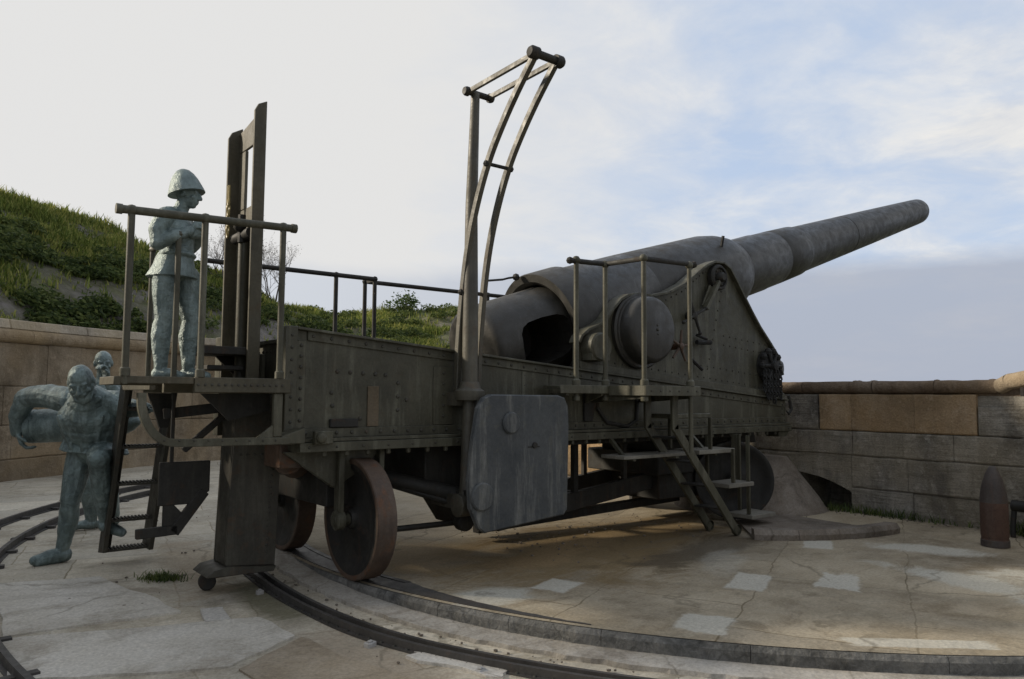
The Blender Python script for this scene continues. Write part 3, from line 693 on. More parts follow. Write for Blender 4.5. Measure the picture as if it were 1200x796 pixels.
# girders
def gtop(x): return 2.13-.081*(x+6.9)
for sg in (-1, 1):
    mb = MB(); X0, X1 = -6.86, .36; yf = .85*sg
    def yy(a, b): return (min(a*sg, b*sg), max(a*sg, b*sg))
    # web
    mb.prism([(X0, 1.2), (X1, 1.2), (X1, gtop(X1)), (X0, gtop(X0))], 'y', *yy(.79, .85))
    # bottom angle + flange ledges
    mb.box(X0, X1-.01, *yy(.853, .935), 1.205, 1.235); mb.box(X0, X1-.01, *yy(.853, .868), 1.235, 1.315)
    mb.box(X0+.02, X1-.02, *yy(.70, .955), 1.125, 1.202)
    # top flange following the slope
    mb.prism([(X0-.0, gtop(X0)), (X1, gtop(X1)), (X1, gtop(X1)+.022), (X0, gtop(X0)+.022)], 'y', *yy(.74, .905))
    mb.prism([(X0+.1, gtop(X0)-.085), (X1-.02, gtop(X1)-.09), (X1-.02, gtop(X1)-.003), (X0+.1, gtop(X0)-.003)], 'y', *yy(.853, .866))
    # end post strips
    mb.box(X0-.10, X0-.002, *yy(.76, .91), 1.19, gtop(X0)+.024); mb.box(X0+.0, X0+.085, *yy(.853, .872), 1.32, gtop(X0)-.09)
    n3 = (0, sg, 0)
    mb.rivets((X0+.15, .866*sg, gtop(X0)-.05), (X1-.1, .866*sg, gtop(X1)-.055), 44, n3, .016)
    mb.rivets((X0+.1, .868*sg, 1.275), (X1-.06, .868*sg, 1.275), 52, n3, .017)
    mb.rivets((X0+.045, .872*sg, 1.38), (X0+.045, .872*sg, gtop(X0)-.13), 8, n3, .016)
    mb.rivets((X0-.05, .91*sg, 1.27), (X0-.05, .91*sg, gtop(X0)-.05), 9, n3, .014)
    mb.rivets((X0+.1, .955*sg, 1.163), (X1-.1, .955*sg, 1.163), 30, n3, .012)
    for (x, z) in ((-6.48, 1.79), (-6.36, 1.785), (-6.24, 1.78), (-6.12, 1.775), (-6.02, 1.77), (-5.89, 1.70), (-5.89, 1.58), (-5.8, 1.55), (-5.89, 1.46), (-6.53, 1.61), (-6.52, 1.5), (-6.26, 1.39)):
        mb.rivet((x, .85*sg, z), n3, .02)
    for x in (-4.42, -4.05): mb.rivets((x, .853*sg, 1.4), (x, .853*sg, 1.8), 5, n3, .012); mb.box(x-.035, x+.035, *yy(.851, .859), 1.32, gtop(x)-.09)
    mb.box(-5.52, -5.30, *yy(.851, .862), 1.32, 1.86); mb.rivets((-5.41, .862*sg, 1.4), (-5.41, .862*sg, 1.8), 5, n3, .015)
    mb.rivets((.27, .853*sg, 1.36), (.27, .853*sg, 1.5), 3, n3, .015)
    for x in [X0+.25+.2*i for i in range(34)]: mb.lathe([(0, .022), (-.035, .022), (-.045, .012), (-.045, 0)], (x, .91*sg, 1.124), (0, 0, 1), 8)
    # front toe of the flange
    mb.prism([(X1-.02, 1.2), (X1+.05, 1.2), (X1-.12, 1.05), (X1-.3, 1.05), (X1-.3, 1.12)], 'y', *yy(.72, .93))
    gd = mb.build('girder', 'gun', gun, .004)
    q = MB(); q.box(-6.195, -6.085, *yy(.852, .862), 1.32, 1.67); q.build('patch_strip', 'rustplate' if 'rustplate' in M else 'gun2', gd, .003)
    q = MB(); q.box(-6.55, -6.29, *yy(.852, .885), 1.318, 1.39); q.build('slot_cover', 'dark', gd, .006)
    q = MB(); q.box(-6.74, -6.58, *yy(.956, 1.02), 1.19, 1.30); q.lathe([(0, .045), (.03, .045), (.04, .02), (.04, 0)], (-6.69, 1.02*sg, 1.245), (0, sg, 0), 12); q.build('lug', 'gun2', gd, .008)
    # octagonal hand-hole frame
    q = MB(); oc = [(-3.40, 1.54), (-3.40, 1.47), (-3.25, 1.30), (-2.92, 1.25), (-2.77, 1.32), (-2.75, 1.54)]
    q.tube([(x, .875*sg, z) for x, z in oc], .022, 8); q.build('hand_hole_rim', 'dark', gd); q = MB(); q.prism(oc, 'y', *yy(.853, .863)); q.build('hand_hole_cover', 'gun2', gd)
    q = MB(); q.prism([(-3.6, 1.32), (-3.48, 1.32), (-3.40, 1.6), (-3.6, 1.66)], 'y', *yy(.853, .89)); q.build('bracket_block', 'dark', gd, .006)
# cross plates between the girders
mb = MB(); mb.box(-6.76, -6.72, -.786, .786, 1.21, 2.05); mb.rivets((-6.76, -.7, 1.98), (-6.76, .7, 1.98), 16, (-1, 0, 0), .014)
mb.box(-6.80, -6.70, -.786, .786, 2.05, 2.08); mb.box(-3.0, -2.96, -.786, .786, 1.21, 1.70); mb.box(.1, .14, -.786, .786, 1.2, 1.5); mb.box(-6.7, .1, -.786, .786, 1.25, 1.27)
mb.build('cross_plate', 'gun2', gun)
# upper carriage cheeks
CK = [(-3.66, 1.885), (-3.66, 2.17), (-3.62, 2.25), (-3.52, 2.32), (-3.36, 2.38), (-3.24, 2.45), (-3.13, 2.58), (-3.0, 2.70), (-2.88, 2.76), (-2.72, 2.79), (-2.46, 2.79), (-2.15, 2.86), (-1.85, 2.99), (-1.62, 3.14), (-1.42, 3.27), (-1.24, 3.34), (-1.05, 3.35), (-.90, 3.29), (-.74, 3.11), (-.62, 2.97), (-.42, 2.74), (-.24, 2.55), (.0, 2.34), (.17, 2.18), (.29, 1.92), (.30, gtop(.3)+.03)]
for sg in (-1, 1):
    mb = MB(); f = lambda a, b: (min(a*sg, b*sg), max(a*sg, b*sg))
    poly = CK
    mb.prism(poly, 'y', *f(.75, .81))
    # flange along the curved edge
    n = len(poly)
    for i in range(1, n-2):
        a = V((poly[i][0], .79*sg, poly[i][1])); b = V((poly[i+1][0], .79*sg, poly[i+1][1])); mb.beam(a, b+(b-a)*.06, .17, .03)
    mb.prism([(-3.66, gtop(-3.66)+.024), (.30, gtop(.3)+.024), (.30, gtop(.3)+.10), (-3.66, gtop(-3.66)+.10)], 'y', *f(.812, .875))
    n3 = (0, sg, 0)
    for t0, x0, x1, zz in ((0, -3.3, .2, .15), (0, -1.75, .25, .30), (0, -1.0, .2, .62), (0, -1.0, .08, .74)):
        mb.rivets((x0, .81*sg, gtop(x0)+zz), (x1, .81*sg, gtop(x1)+zz), int((x1-x0)/.12), n3, .013)
    for i in range(12, 17):
        a, b = poly[i-1], poly[i]; mb.rivets((a[0], .81*sg, a[1]-.09), (b[0], .81*sg, b[1]-.09), 4, n3, .012)
    mb.rivets((-1.35, .81*sg, 1.95), (-1.0, .81*sg, 3.1), 10, n3, .013)
    ck = mb.build('cheek_plate', 'gun', gun, .004)
    # trunnion drum
    q = MB(); q.lathe([(0, .45), (.06, .45), (.08, .43), (.08, .405), (.09, .395), (.22, .385), (.25, .37), (.27, .34), (.275, .33), (.275, 0)], (-2.66, .80*sg, 2.36), (0, sg, 0), 56)
    q.rivet((-2.62, 1.075*sg, 2.36), n3, .02); q.rivet((-2.61, 1.075*sg, 2.31), n3, .014); q.rivet((-2.62, 1.075*sg, 2.41), n3, .014)
    q.build('trunnion_drum', 'barrel', ck)
    q = MB(); q.lathe([(0, .17), (.06, .17), (.08, .15), (.08, .13), (.05, .12), (.05, .07), (.12, .06), (.14, .045), (.14, 0)], (-1.17, .82*sg, 3.14), (0, sg, 0), 28)
    for k in range(6): a = k*pi/3; q.rivet((-1.17+.10*cos(a), .87*sg, 3.14+.10*sin(a)), n3, .02)
    q.build('pulley', 'dark', ck)
    q = MB(); q.beam((-1.22, .9*sg, 3.08), (-1.52, .92*sg, 2.70), .05, .07, (0, sg, 0)); q.beam((-1.30, .86*sg, 3.0), (-1.46, .86*sg, 2.72), .12, .02, (0, sg, 0)); q.build('link_rod', 'gun2', ck, .004)
    q = MB(); hx, hz_ = -1.75, 2.60; q.lathe([(0, .05), (.12, .05), (.13, .03), (.13, 0)], (hx, .82*sg, hz_), (0, sg, 0), 12)
    for k in range(4): a = radians(25+90*k); q.tube([(hx, .93*sg, hz_), (hx+.24*cos(a), .93*sg, hz_+.24*sin(a))], [.022, .016], 8); q.ball((hx+.24*cos(a), .93*sg, hz_+.24*sin(a)), .026, 8)
    q.build('crank_handle', 'dark', ck)
    q = MB(); hx, hz_ = -2.06, 2.20; q.lathe([(0, .04), (.16, .04), (.17, .02), (.17, 0)], (hx, .82*sg, hz_), (0, sg, 0), 12)
    for k in range(5): a = radians(10+72*k); q.tube([(hx, .95*sg, hz_), (hx+.2*cos(a), .95*sg, hz_+.2*sin(a))], [.02, .014], 8)
    q.build('hand_crank', 'rust', ck)
    q = MB(); q.tube([(-1.68, .9*sg, 2.27), (-1.4, .9*sg, 2.28)], .03, 8); q.tube([(-1.68, .9*sg, 2.36), (-1.45, .88*sg, 2.32)], .018, 6); q.build('latch_bar', 'black', ck)
    q = MB(); q.tube([(-1.75, .88*sg, 2.05), (-1.55, .88*sg, 1.93)], .02, 6); q.build('latch_bar', 'black', ck)
    # rear winch block
    q = MB(); q.lathe([(0, .16), (.16, .16), (.18, .14), (.18, 0)], (-3.44, .82*sg, 2.13), (0, sg, 0), 20); q.box(-3.58, -3.30, *f(.82, .98), 1.98, 2.10); q.build('rear_bearing', 'gun2', ck, .006)
    # front chain winch: lobed gear with hanging chain loops
    q = MB(); gx, gzz_ = -.06, 2.02
    q.lathe([(0, .22), (.08, .22), (.09, .2), (.09, 0)], (gx, .82*sg, gzz_), (0, sg, 0), 24); q.lathe([(.09, .07), (.17, .06), (.18, 0)], (gx, .82*sg, gzz_), (0, sg, 0), 14)
    for k in range(10): a = 2*pi*k/10; q.ball((gx+.21*cos(a), .90*sg, gzz_+.21*sin(a)), .05, 8)
    for k in range(6): a = 2*pi*k/6; q.tube([(gx, .93*sg, gzz_), (gx+.2*cos(a), .93*sg, gzz_+.2*sin(a))], .025, 6)
    q.build('chain_gear', 'black', ck)
    for j, dx in enumerate((-.2, -.12, -.05, .03, .1, .18)):
        q = MB(); L = .42-.12*abs(dx)*3+(.05 if j % 2 else 0)
        for k in range(int(L/.05)):
            z = gzz_-.08-k*.05; w = .014
            q.tube([(gx+dx+.018*cos(t)*(1 if k % 2 else .3), .93*sg+sg*.018*(0 if k % 2 else cos(t)), z+.034*sin(t)) for t in [2*pi*m_/8 for m_ in range(8)]], .013, 5, closed=True)
        q.build('chain', 'black', ck)
    q = MB(); q.lathe([(0, .12), (.12, .12), (.15, .09), (.15, 0)], (.27, .70*sg, 2.0), (.3, sg, 0), 18); q.build('end_cap', 'barrel', ck)
    q = MB(); q.tube([(.36, .9*sg, 1.62), (.40, .9*sg, 1.52), (.42, .9*sg, 1.42), (.36, .9*sg, 1.36), (.30, .9*sg, 1.40)], [.02, .025, .025, .02, .01], 8); q.build('hook', 'dark', ck)
# top transom between the cheeks under the barrel
mb = MB(); mb.box(-3.2, .1, -.75, .75, 1.86, 1.90); mb.box(-.6, -.5, -.75, .75, 1.8, 2.3); mb.build('transom', 'dark', gun)

# wheels
WR = .52
def wheel(x, y, ang, z=.535, R=WR, tm='rust'):
    mb = MB(); ax = V((cos(ang), sin(ang), 0))
    # web and hub (axis = rolling axle)
    mb.lathe([(-.10, 0), (-.10, .075), (-.085, .085), (-.06, .09), (-.03, .13), (-.02, .30), (-.05, .40), (-.075, .43), (-.08, R-.05), (-.086, R-.04)], (x, y, z), ax, 56)
    mb.lathe([(.086, R-.04), (.08, R-.05), (.075, .43), (.05, .40), (.02, .30), (.03, .13), (.06, .09), (.10, .075), (.10, 0)], (x, y, z), ax, 56)
    o = mb.build('wheel', 'dark', gun)
    q = MB(); q.lathe([(-.085, R-.045), (-.09, R-.03), (-.09, R-.008), (-.082, R), (.082, R), (.09, R-.008), (.09, R-.03), (.085, R-.045)], (x, y, z), ax, 64); q.build('tyre', tm, o)
    return o
for sg in (-1, 1):
    ang = pi
    wheel(-6.22, .79*sg, 0.0, .53, .515)
    # forked axle bracket
    mb = MB(); d = V((cos(ang), sin(ang), 0)); c = V((-6.22, .79*sg, .53))
    for off in (.19, -.19):
        p_ = c+d*off; mb.beam((p_.x, p_.y, 1.12), p_-V((0, 0, .02)), .10, .05, (1, 0, 0)); mb.lathe([(-.03, .085), (.03, .085), (.045, .06), (.045, 0)], p_, d*(1 if off > 0 else -1), 18)
    mb.tube([c+d*.24, c-d*.24], .05, 14)
    mb.prism([(-6.9, 1.12), (-6.0, 1.12), (-6.2, .93), (-6.45, .80)], 'y', .74*sg-.03, .74*sg+.03)
    mb.build('axle_bracket', 'gun', gun, .006)
    fa = atan2(.86*sg, -.9); wheel(-.88, .84*sg, fa, .52, .5, 'dark')
    mb = MB(); c = V((-.88, .84*sg, .52)); d = V((cos(fa), sin(fa), 0))
    for off in (.17, -.17):
        p_ = c+d*off; mb.beam((p_.x, p_.y, 1.12), p_, .09, .04, (1, 0, 0)); mb.lathe([(-.03, .07), (.03, .07), (.04, 0)], p_, d*(1 if off > 0 else -1), 14)
    mb.build('axle_bracket', 'gun2', gun, .006)
# rear buffer knuckle and rusty cylinder between the rear wheels
mb = MB(); mb.tube([(-6.62, -.35, .98), (-6.40, .15, .93)], .12, 18); mb.tube([(-6.75, -.5, 1.05), (-6.62, -.35, .98)], [.14, .13], 18)
mb.box(-6.9, -6.55, -.7, -.2, .98, 1.2); mb.build('buffer_cylinder', 'rust', gun, .01)
mb = MB(); mb.box(-6.45, -5.9, -.62, .62, .62, 1.12); mb.build('rear_truck', 'dark', gun, .01)
# drive shaft, rod and gear box under the girder
mb = MB(); mb.tube([(-5.95, -.42, .86), (-5.02, -.95, .60)], .075, 16); mb.tube([(-5.85, -.5, .79), (-5.05, -.98, .5)], .03, 8); mb.build('drive_shaft', 'dark', gun)
mb = MB(); mb.tube([(-5.95, -.6, .36), (-4.9, -.75, .38)], .028, 8); mb.build('brake_rod', 'dark', gun)
mb = MB(); mb.box(-5.5, -4.3, -.7, .5, .66, 1.12); mb.prism([(-5.36, .66), (-4.6, .66), (-4.75, .34), (-5.15, .36)], 'y', -.85, -.35); mb.lathe([(0, .09), (.1, .09), (.12, 0)], (-5.2, -.87, .42), (0, -1, 0), 16)
mb.build('gear_box', 'dark', gun, .012)
# lower frame: hangers and diagonal beams to the pivot
mb = MB()
for y in (-.35, .35):
    mb.beam((-3.25, y, 1.15), (-3.25, y, .42), .07, .07); mb.beam((-2.42, y, 1.15), (-2.42, y, .55), .06, .06)
    mb.beam((-4.4, y, .26), (-1.2, y, .62), .09, .20)
    mb.prism([(-2.58, 1.14), (-2.26, 1.14), (-2.42, .92)], 'y', y-.02, y+.02)
mb.beam((-3.25, -.4, .44), (-3.25, .4, .44), .08, .1); mb.beam((-3.4, -.3, 1.1), (-1.9, -.3, 1.02), .06, .06); mb.beam((-4.35, -.75, 1.09), (-.4, -.75, 1.09), .1, .05)
mb.beam((-4.4, 0, .14), (-1.0, 0, .22), .12, .1)
mb.build('lower_frame', 'dark', gun, .006)
mb = MB(); mb.box(-1.95, -.25, -.5, .5, .3, 1.12); mb.box(-2.1, -1.4, -.62, .62, .62, .9); mb.lathe([(0, .5), (.3, .45), (.3, 0)], (0, 0, .95), (0, 0, 1), 24); mb.build('front_truck', 'dark', gun, .015)
mb = MB()
for i in range(3): mb.box(-3.45, -1.75, -1.32+.115*i, -1.21+.115*i, .93, .965)
mb.build('walkway_plank', 'tread', gun, .004)
for x in (-3.3, -2.6, -1.9):
    mb = MB(); mb.beam((x, -.98, 1.12), (x, -1.2, .915), .04, .04); mb.beam((x, -.9, .92), (x, -1.33, .92), .04, .02); mb.build('walkway_hanger', 'gun', gun)

# derrick
DX, DY = -5.25, -1.06
mb = MB(); mb.tube([(DX, DY, 1.62), (DX, DY, 2.2), (DX, DY, 3.4), (DX+.03, DY, 4.42), (DX+.03, DY, 4.48)], [.075, .074, .058, .043, .043], 16)
mb.lathe([(-.05, .13), (0, .14), (.035, .14), (.06, .10), (.12, .085)], (DX, DY, 1.60), (0, 0, 1), 20)
mb.tube([(DX, DY, 1.56), (DX-.01, DY, 1.30), (DX-.03, DY-.02, .85), (DX-.04, DY-.03, .62)], [.06, .062, .066, .08], 14)
mb.lathe([(-.11, .0), (-.11, .09), (-.1, .105), (.1, .105), (.11, .09), (.11, 0)], (DX-.05, DY-.03, .60), (1, 0, 0), 20)
mb.box(DX-.12, DX+.12, -1.02, -.856, 1.5, 1.62); mb.box(DX-.09, DX+.09, -1.06, -.5, .55, .68)
dp = mb.build('derrick_post', 'pole', gun)
mb = MB(); mb.lathe([(-.17, 0), (-.17, .035), (-.15, .045), (-.12, .045), (-.12, .03), (.12, .03), (.12, .045), (.15, .045), (.17, .035), (.17, 0)], (DX+.07, DY, 4.48), (1, 0, 0), 12); mb.build('post_pin', 'dark', dp)
curve = [(-.92, 1.60), (-.935, 1.95), (-.975, 2.35), (-1.035, 2.75), (-1.12, 3.1), (-1.25, 3.45), (-1.41, 3.76), (-1.60, 4.02), (-1.80, 4.25), (-2.0, 4.45), (-2.05, 4.50)]
def smooth_curve(c, n=4):
    out = []
    for i in range(len(c)-1):
        p0 = V(c[max(i-1, 0)]); p1 = V(c[i]); p2 = V(c[i+1]); p3 = V(c[min(i+2, len(c)-1)])
        for k in range(n):
            t = k/n; out.append(.5*((2*p1)+(p2-p0)*t+(2*p0-5*p1+4*p2-p3)*t*t+(3*p1-p0-3*p2+p3)*t*t*t))
    out.append(V(c[-1])); return out
sc_ = smooth_curve(curve)
for dx in (-.12, .12):
    mb = MB(); pts = [V((DX+.07+dx, p_[0], p_[1])) for p_ in sc_]
    vs = []; fs = []
    for i, p_ in enumerate(pts):
        d = (pts[min(i+1, len(pts)-1)]-pts[max(i-1, 0)]).normalized(); n_ = V((1, 0, 0)).cross(d)
        for (a, b) in ((-.024, -.032), (.024, -.032), (.024, .032), (-.024, .032)): vs.append(p_+V((1, 0, 0))*a+n_*b)
    for i in range(len(pts)-1):
        for k in range(4): fs.append((i*4+k, (i+1)*4+k, (i+1)*4+(k+1) % 4, i*4+(k+1) % 4))
    fs += [(0, 1, 2, 3), tuple(len(vs)-4+k for k in (3, 2, 1, 0))]
    mb.add(vs, fs); mb.build('curved_jib_bar', 'pole', gun, .006)
    mb = MB(); mb.beam((DX+.07+dx, DY, 4.48), (DX+.07+dx, -2.05, 4.50), .03, .05); mb.build('top_bar', 'pole', gun, .005)
mb = MB(); mb.lathe([(-.19, 0), (-.19, .04), (-.17, .055), (-.10, .055), (-.10, .035), (.10, .035), (.10, .055), (.17, .055), (.19, .04), (.19, 0)], (DX+.07, -2.05, 4.50), (1, 0, 0), 14); mb.build('head_sheave', 'dark', gun)
for (y, z) in ((-1.385, 3.70), (-1.005, 2.56)):
    mb = MB(); mb.tube([(DX-.08, y, z), (DX+.22, y, z)], .018, 8)
    for dx in (-.07, .21): mb.ball((DX+dx, y, z), .032, 8)
    mb.build('tie_bolt', 'dark', gun)
# shield / counterweight plate
SH = [(-5.42, .60), (-5.44, .84), (-5.40, 1.2), (-5.35, 1.48), (-5.29, 1.57), (-5.21, 1.605), (-4.40, 1.60), (-4.31, 1.575), (-4.265, 1.49), (-4.255, 1.3), (-4.275, .50), (-4.32, .45), (-5.27, .375), (-5.33, .42)]
mb = MB(); mb.prism(SH, 'y', -1.345, -1.27)
for k in range(40):
    pass
sp = mb.build('hanging_plate', 'shield', gun, .012)
for (x, z, r) in ((-4.99, 1.345, .10), (-5.31, .70, .125)):
    q = MB(); q.lathe([(0, r), (.018, r), (.03, r-.012), (.032, 0)], (x, -1.345, z), (0, -1, 0), 28); q.build('boss', 'shield', sp)
q = MB(); q.lathe([(0, .03), (.015, .028), (.015, 0)], (-4.70, -1.345, 1.13), (0, -1, 0), 10); q.box(-4.78, -4.64, -1.35, -1.343, 1.11, 1.122); q.build('stud', 'dark', sp)
mb = MB(); mb.beam((-4.99, -.86, 1.345), (-4.99, -1.27, 1.345), .08, .08); mb.build('plate_support', 'dark', gun)
mb = MB(); mb.beam((-5.31, -1.0, .70), (-5.31, -1.27, .70), .08, .08); mb.build('plate_support', 'dark', gun)

# rear platform, railing, strap, ladder
mb = MB()
for i in range(13):
    x_ = -8.18+.088*i; mb.box(x_, x_+.082, -1.06, -.60 if x_ < -7.80 else .56, 1.675, 1.70)
mb.box(-8.2, -7.72, -1.12, -1.075, 1.665, 1.715); mb.box(-7.715, -7.0, -1.125, -1.075, 1.605, 1.715); mb.box(-7.80, -7.0, .56, .60, 1.64, 1.715); mb.box(-8.24, -8.195, -1.12, -.62, 1.655, 1.712); mb.box(-8.19, -7.85, -.62, -.59, 1.655, 1.712); mb.box(-7.85, -7.805, -.40, .60, 1.622, 1.712); mb.box(-7.02, -6.97, -1.07, .555, 1.60, 1.672)
for i in range(14): mb.rivet((-7.69+.048*i, -1.125, 1.66), (0, -1, 0), .011)
for y in (-.6, 0.): mb.box(-8.19 if y < -.65 else -7.80, -7.03, y-.03, y+.03, 1.6, 1.674)
pd = mb.build('platform_deck', 'deck', gun, .004)
mb = MB(); mb.prism([(-7.52, 1.598), (-6.97, 1.598), (-6.97, 1.46), (-7.30, 1.38)], 'y', -.62, -.58); mb.build('gusset', 'dark', pd)
mb = MB(); mb.prism([(-7.72, 1.598), (-7.5, 1.598), (-7.55, 1.3), (-7.62, 1.3)], 'y', .2, .24); mb.build('gusset', 'dark', pd)
mb = MB()
# strap bar curving under the near edge
st = [(-8.055, 1.60), (-8.05, 1.50), (-8.02, 1.40), (-7.97, 1.32), (-7.90, 1.265), (-7.80, 1.245), (-7.4, 1.24), (-7.0, 1.235)]
sp_ = smooth_curve(st, 3); prof = []
for i, p_ in enumerate(sp_):
    d = (sp_[min(i+1, len(sp_)-1)]-sp_[max(i-1, 0)]).normalized(); prof.append((p_, V((-d.y, d.x))))
poly = [tuple(p_+n_*.028) for p_, n_ in prof]+[tuple(p_-n_*.028) for p_, n_ in prof[::-1]]
vs = [(x, -1.11, z) for x, z in poly]+[(x, -1.06, z) for x, z in poly]; L = len(prof); fs = []
for i in range(L-1):
    a, b, c_, d_ = i, i+1, 2*L-2-i, 2*L-1-i; T = 2*L
    fs += [(a, b, c_, d_), (a+T, d_+T, c_+T, b+T), (a, a+T, b+T, b), (d_, c_, c_+T, d_+T)]
mb.add(vs, fs); mb.box(-7.12, -7.05, -1.10, -1.06, 1.27, 1.60); mb.prism([(-7.05, 1.21), (-6.86, 1.21), (-6.86, 1.33), (-7.05, 1.27)], 'y', -1.10, -.92)
mb.prism([(-7.25, 1.262), (-7.12, 1.262), (-7.12, 1.36)], 'y', -1.10, -1.07); mb.rivets((-7.9, -1.11, 1.265), (-7.1, -1.11, 1.24), 9, (0, -1, 0), .009)
mb.build('strap_bracket', 'gun2', gun, .004)
# near railing
mb = MB(); mb.tube([(-8.25, -1.10, 2.865), (-7.0, -1.10, 2.905)], .030, 12)
for x in (-8.25, -7.0): mb.lathe([(-.02, .0), (-.02, .036), (.02, .036), (.02, 0)], (x, -1.1, 2.865+.032*(x+8.25)), (1, 0, 0), 10)
rl = mb.build('platform_railing', 'gun2', gun)
for x in (-8.17, -7.675, -7.085):
    q = MB(); z = 2.865+.032*(x+8.25); q.tube([(x, -1.10, 1.66), (x, -1.10, z)], .024, 10); q.ball((x, -1.1, z), .040, 10); q.lathe([(0, .035), (.05, .035), (.06, .024)], (x, -1.1, 1.716), (0, 0, 1), 10); q.build('post', 'gun2', rl)
mb = MB(); mb.tube([(-7.69, -.45, 2.87), (-7.69, .40, 2.87)], .022, 10); rl = mb.build('inner_railing', 'pole', gun)
for y in (-.45, .39):
    q = MB(); q.tube([(-7.69, y, 1.70), (-7.69, y, 2.87)], .022, 10); q.ball((-7.69, y, 2.87), .032, 8); q.build('post', 'gun2', rl)
# far railing along the other girder
mb = MB(); mb.tube([(-7.1, .92, 2.92), (-6.9, .92, 2.92), (-5.2, .92, 2.92), (-5.2, 1.16, 2.92), (-3.0, 1.16, 2.92)], .026, 10); rl = mb.build('far_railing', 'dark', gun)
for x, y in ((-5.68, .92), (-5.2, .92), (-5.2, 1.16), (-3.4, 1.16)):
    q = MB(); q.tube([(x, y, 1.68), (x, y, 2.92)], .024, 10); q.ball((x, y, 2.92), .036, 8); q.build('post', 'dark', rl)
mb = MB(); mb.box(-6.8, -3.0, .908, 1.2, 1.66, 1.69); mb.build('far_walkway', 'gun', gun)
# ladder on the far side
LT, LBm = V((-7.84, .60, 1.66)), V((-7.84, 1.27, .12))
mb = None; rungs = []
root_ld = None
for i, x in enumerate((-7.82, -7.43)):
    mb = MB(); a = V((x, .60, 1.68)); b = V((x+.0, 1.27, .10)); up_ = V((1, 0, 0))
    d = (b-a).normalized(); n_ = V((0, d.z, -d.y)); kw = 1.0 if i == 0 else 1.35
    def Q(t, w, e): q = a.lerp(b, t); return (q.x+e, q.y+n_.y*w*kw, q.z+n_.z*w*kw)
    vs = [Q(0, -.10, -.02), Q(0, .10, -.02), Q(.97, .10, -.02), Q(1.04, -.10, -.02), Q(0, -.10, .02), Q(0, .10, .02), Q(.97, .10, .02), Q(1.04, -.10, .02)]
    mb.add(vs, [(0, 1, 2, 3), (7, 6, 5, 4), (0, 4, 5, 1), (1, 5, 6, 2), (2, 6, 7, 3), (3, 7, 4, 0)])
    vs = [Q(0, -.10, .021), Q(0, -.085, .021), Q(1.03, -.085, .021), Q(1.03, -.10, .021), Q(0, -.10, .085), Q(0, -.085, .085), Q(1.03, -.085, .085), Q(1.03, -.10, .085)]
    mb.add(vs, [(0, 1, 2, 3), (7, 6, 5, 4), (0, 4, 5, 1), (1, 5, 6, 2), (2, 6, 7, 3), (3, 7, 4, 0)])
    o = mb.build('ladder_stringer', 'hoist', gun, .004)
for t in (.14, .36, .58, .80, .985):
    mb = MB(); c = V((0, .60, 1.68)).lerp(V((0, 1.27, .10)), t)
    mb.box(-7.80, -7.45, c.y-.07, c.y+.07, c.z-.02, c.z)
    for k in range(11): mb.box(-7.79+.031*k, -7.776+.031*k, c.y-.07, c.y+.07, c.z, c.z+.014)
    mb.build('ladder_rung', 'hoist', gun)
# brace tray below the platform
mb = MB(); BR = [(-7.67, 1.0), (-7.29, 1.0), (-7.28, .75), (-7.53, .42), (-7.81, .41), (-7.68, .48), (-7.60, .57)]
mb.prism([(-7.66, 1.02), (-7.25, 1.02), (-7.25, .76), (-7.38, .66), (-7.66, .66)], 'y', -.02, .02)
mb.beam((-7.29, 0, .76), (-7.53, 0, .43), .05, .09); mb.beam((-7.50, 0, .455), (-7.82, 0, .445), .05, .08); mb.prism([(-7.62, .68), (-7.55, .68), (-7.44, .56), (-7.52, .49), (-7.62, .49)], 'y', -.015, .015)
mb.beam((-7.56, .02, 1.66), (-7.56, .02, .98), .03, .03); mb.beam((-7.62, .1, 1.42), (-7.0, -.1, 1.5), .05, .09); mb.beam((-7.5, -.1, 1.12), (-7.05, -.1, 1.52), .06, .05)
mb.build('brace_plate', 'dark', gun, .006)
# hoist shaft (box column to the ground) and guide frame above
mb = MB(); mb.prism([(-.36, .10), (.12, .10), (.12, 1.60), (-.36, 1.60)], 'x', -7.21, -6.79) if False else None
mb.prism([(-7.20, .17), (-6.78, .13), (-6.74, 1.58), (-7.15, 1.58)], 'y', -.34, -.30)
mb.prism([(-7.20, .17), (-7.17, .17), (-7.12, 1.58), (-7.15, 1.58)], 'y', -.298, -.06)
mb.prism([(-6.81, .17), (-6.78, .17), (-6.74, 1.58), (-6.77, 1.58)], 'y', -.298, -.06)
mb.prism([(-7.20, .17), (-6.78, .13), (-6.74, 1.58), (-7.15, 1.58)], 'y', -.058, -.02)
mb.rivets((-6.86, -.34, .25), (-6.82, -.34, 1.05), 16, (0, -1, 0), .012); mb.rivets((-7.1, -.34, 1.08), (-6.8, -.34, 1.08), 6, (0, -1, 0), .012)
mb.prism([(-7.36, .10), (-6.80, .085), (-6.78, .128), (-7.18, .168), (-7.3, .15)], 'y', -.38, .02)
hs = mb.build('hoist_shaft', 'hoist', gun, .004)
q = MB(); q.lathe([(-.04, 0), (-.04, .06), (-.03, .07), (.03, .07), (.04, .06), (.04, 0)], (-7.27, -.10, gz(-7.27, -.1)+.072), (.2, 1, 0), 18); q.build('guide_roller', 'dark', hs)
q = MB(); q.tube([(-7.22, -.12, .075), (-6.82, -.12, .075)], .042, 10); q.build('foot_bar', 'rust', hs)
def plank(mb, y0, y1, xa, xb, zb, za_top, zb_top):
    mb.prism([(xa, zb), (xb, zb), (xb, zb_top), (xa+.03, za_top+.06), (xa, za_top)], 'y', y0, y1)
mb = MB()
plank(mb, .31, .35, -7.085, -6.955, 1.70, 4.0, 4.12); plank(mb, -.31, -.27, -7.06, -6.955, 1.70, 4.10, 4.20)
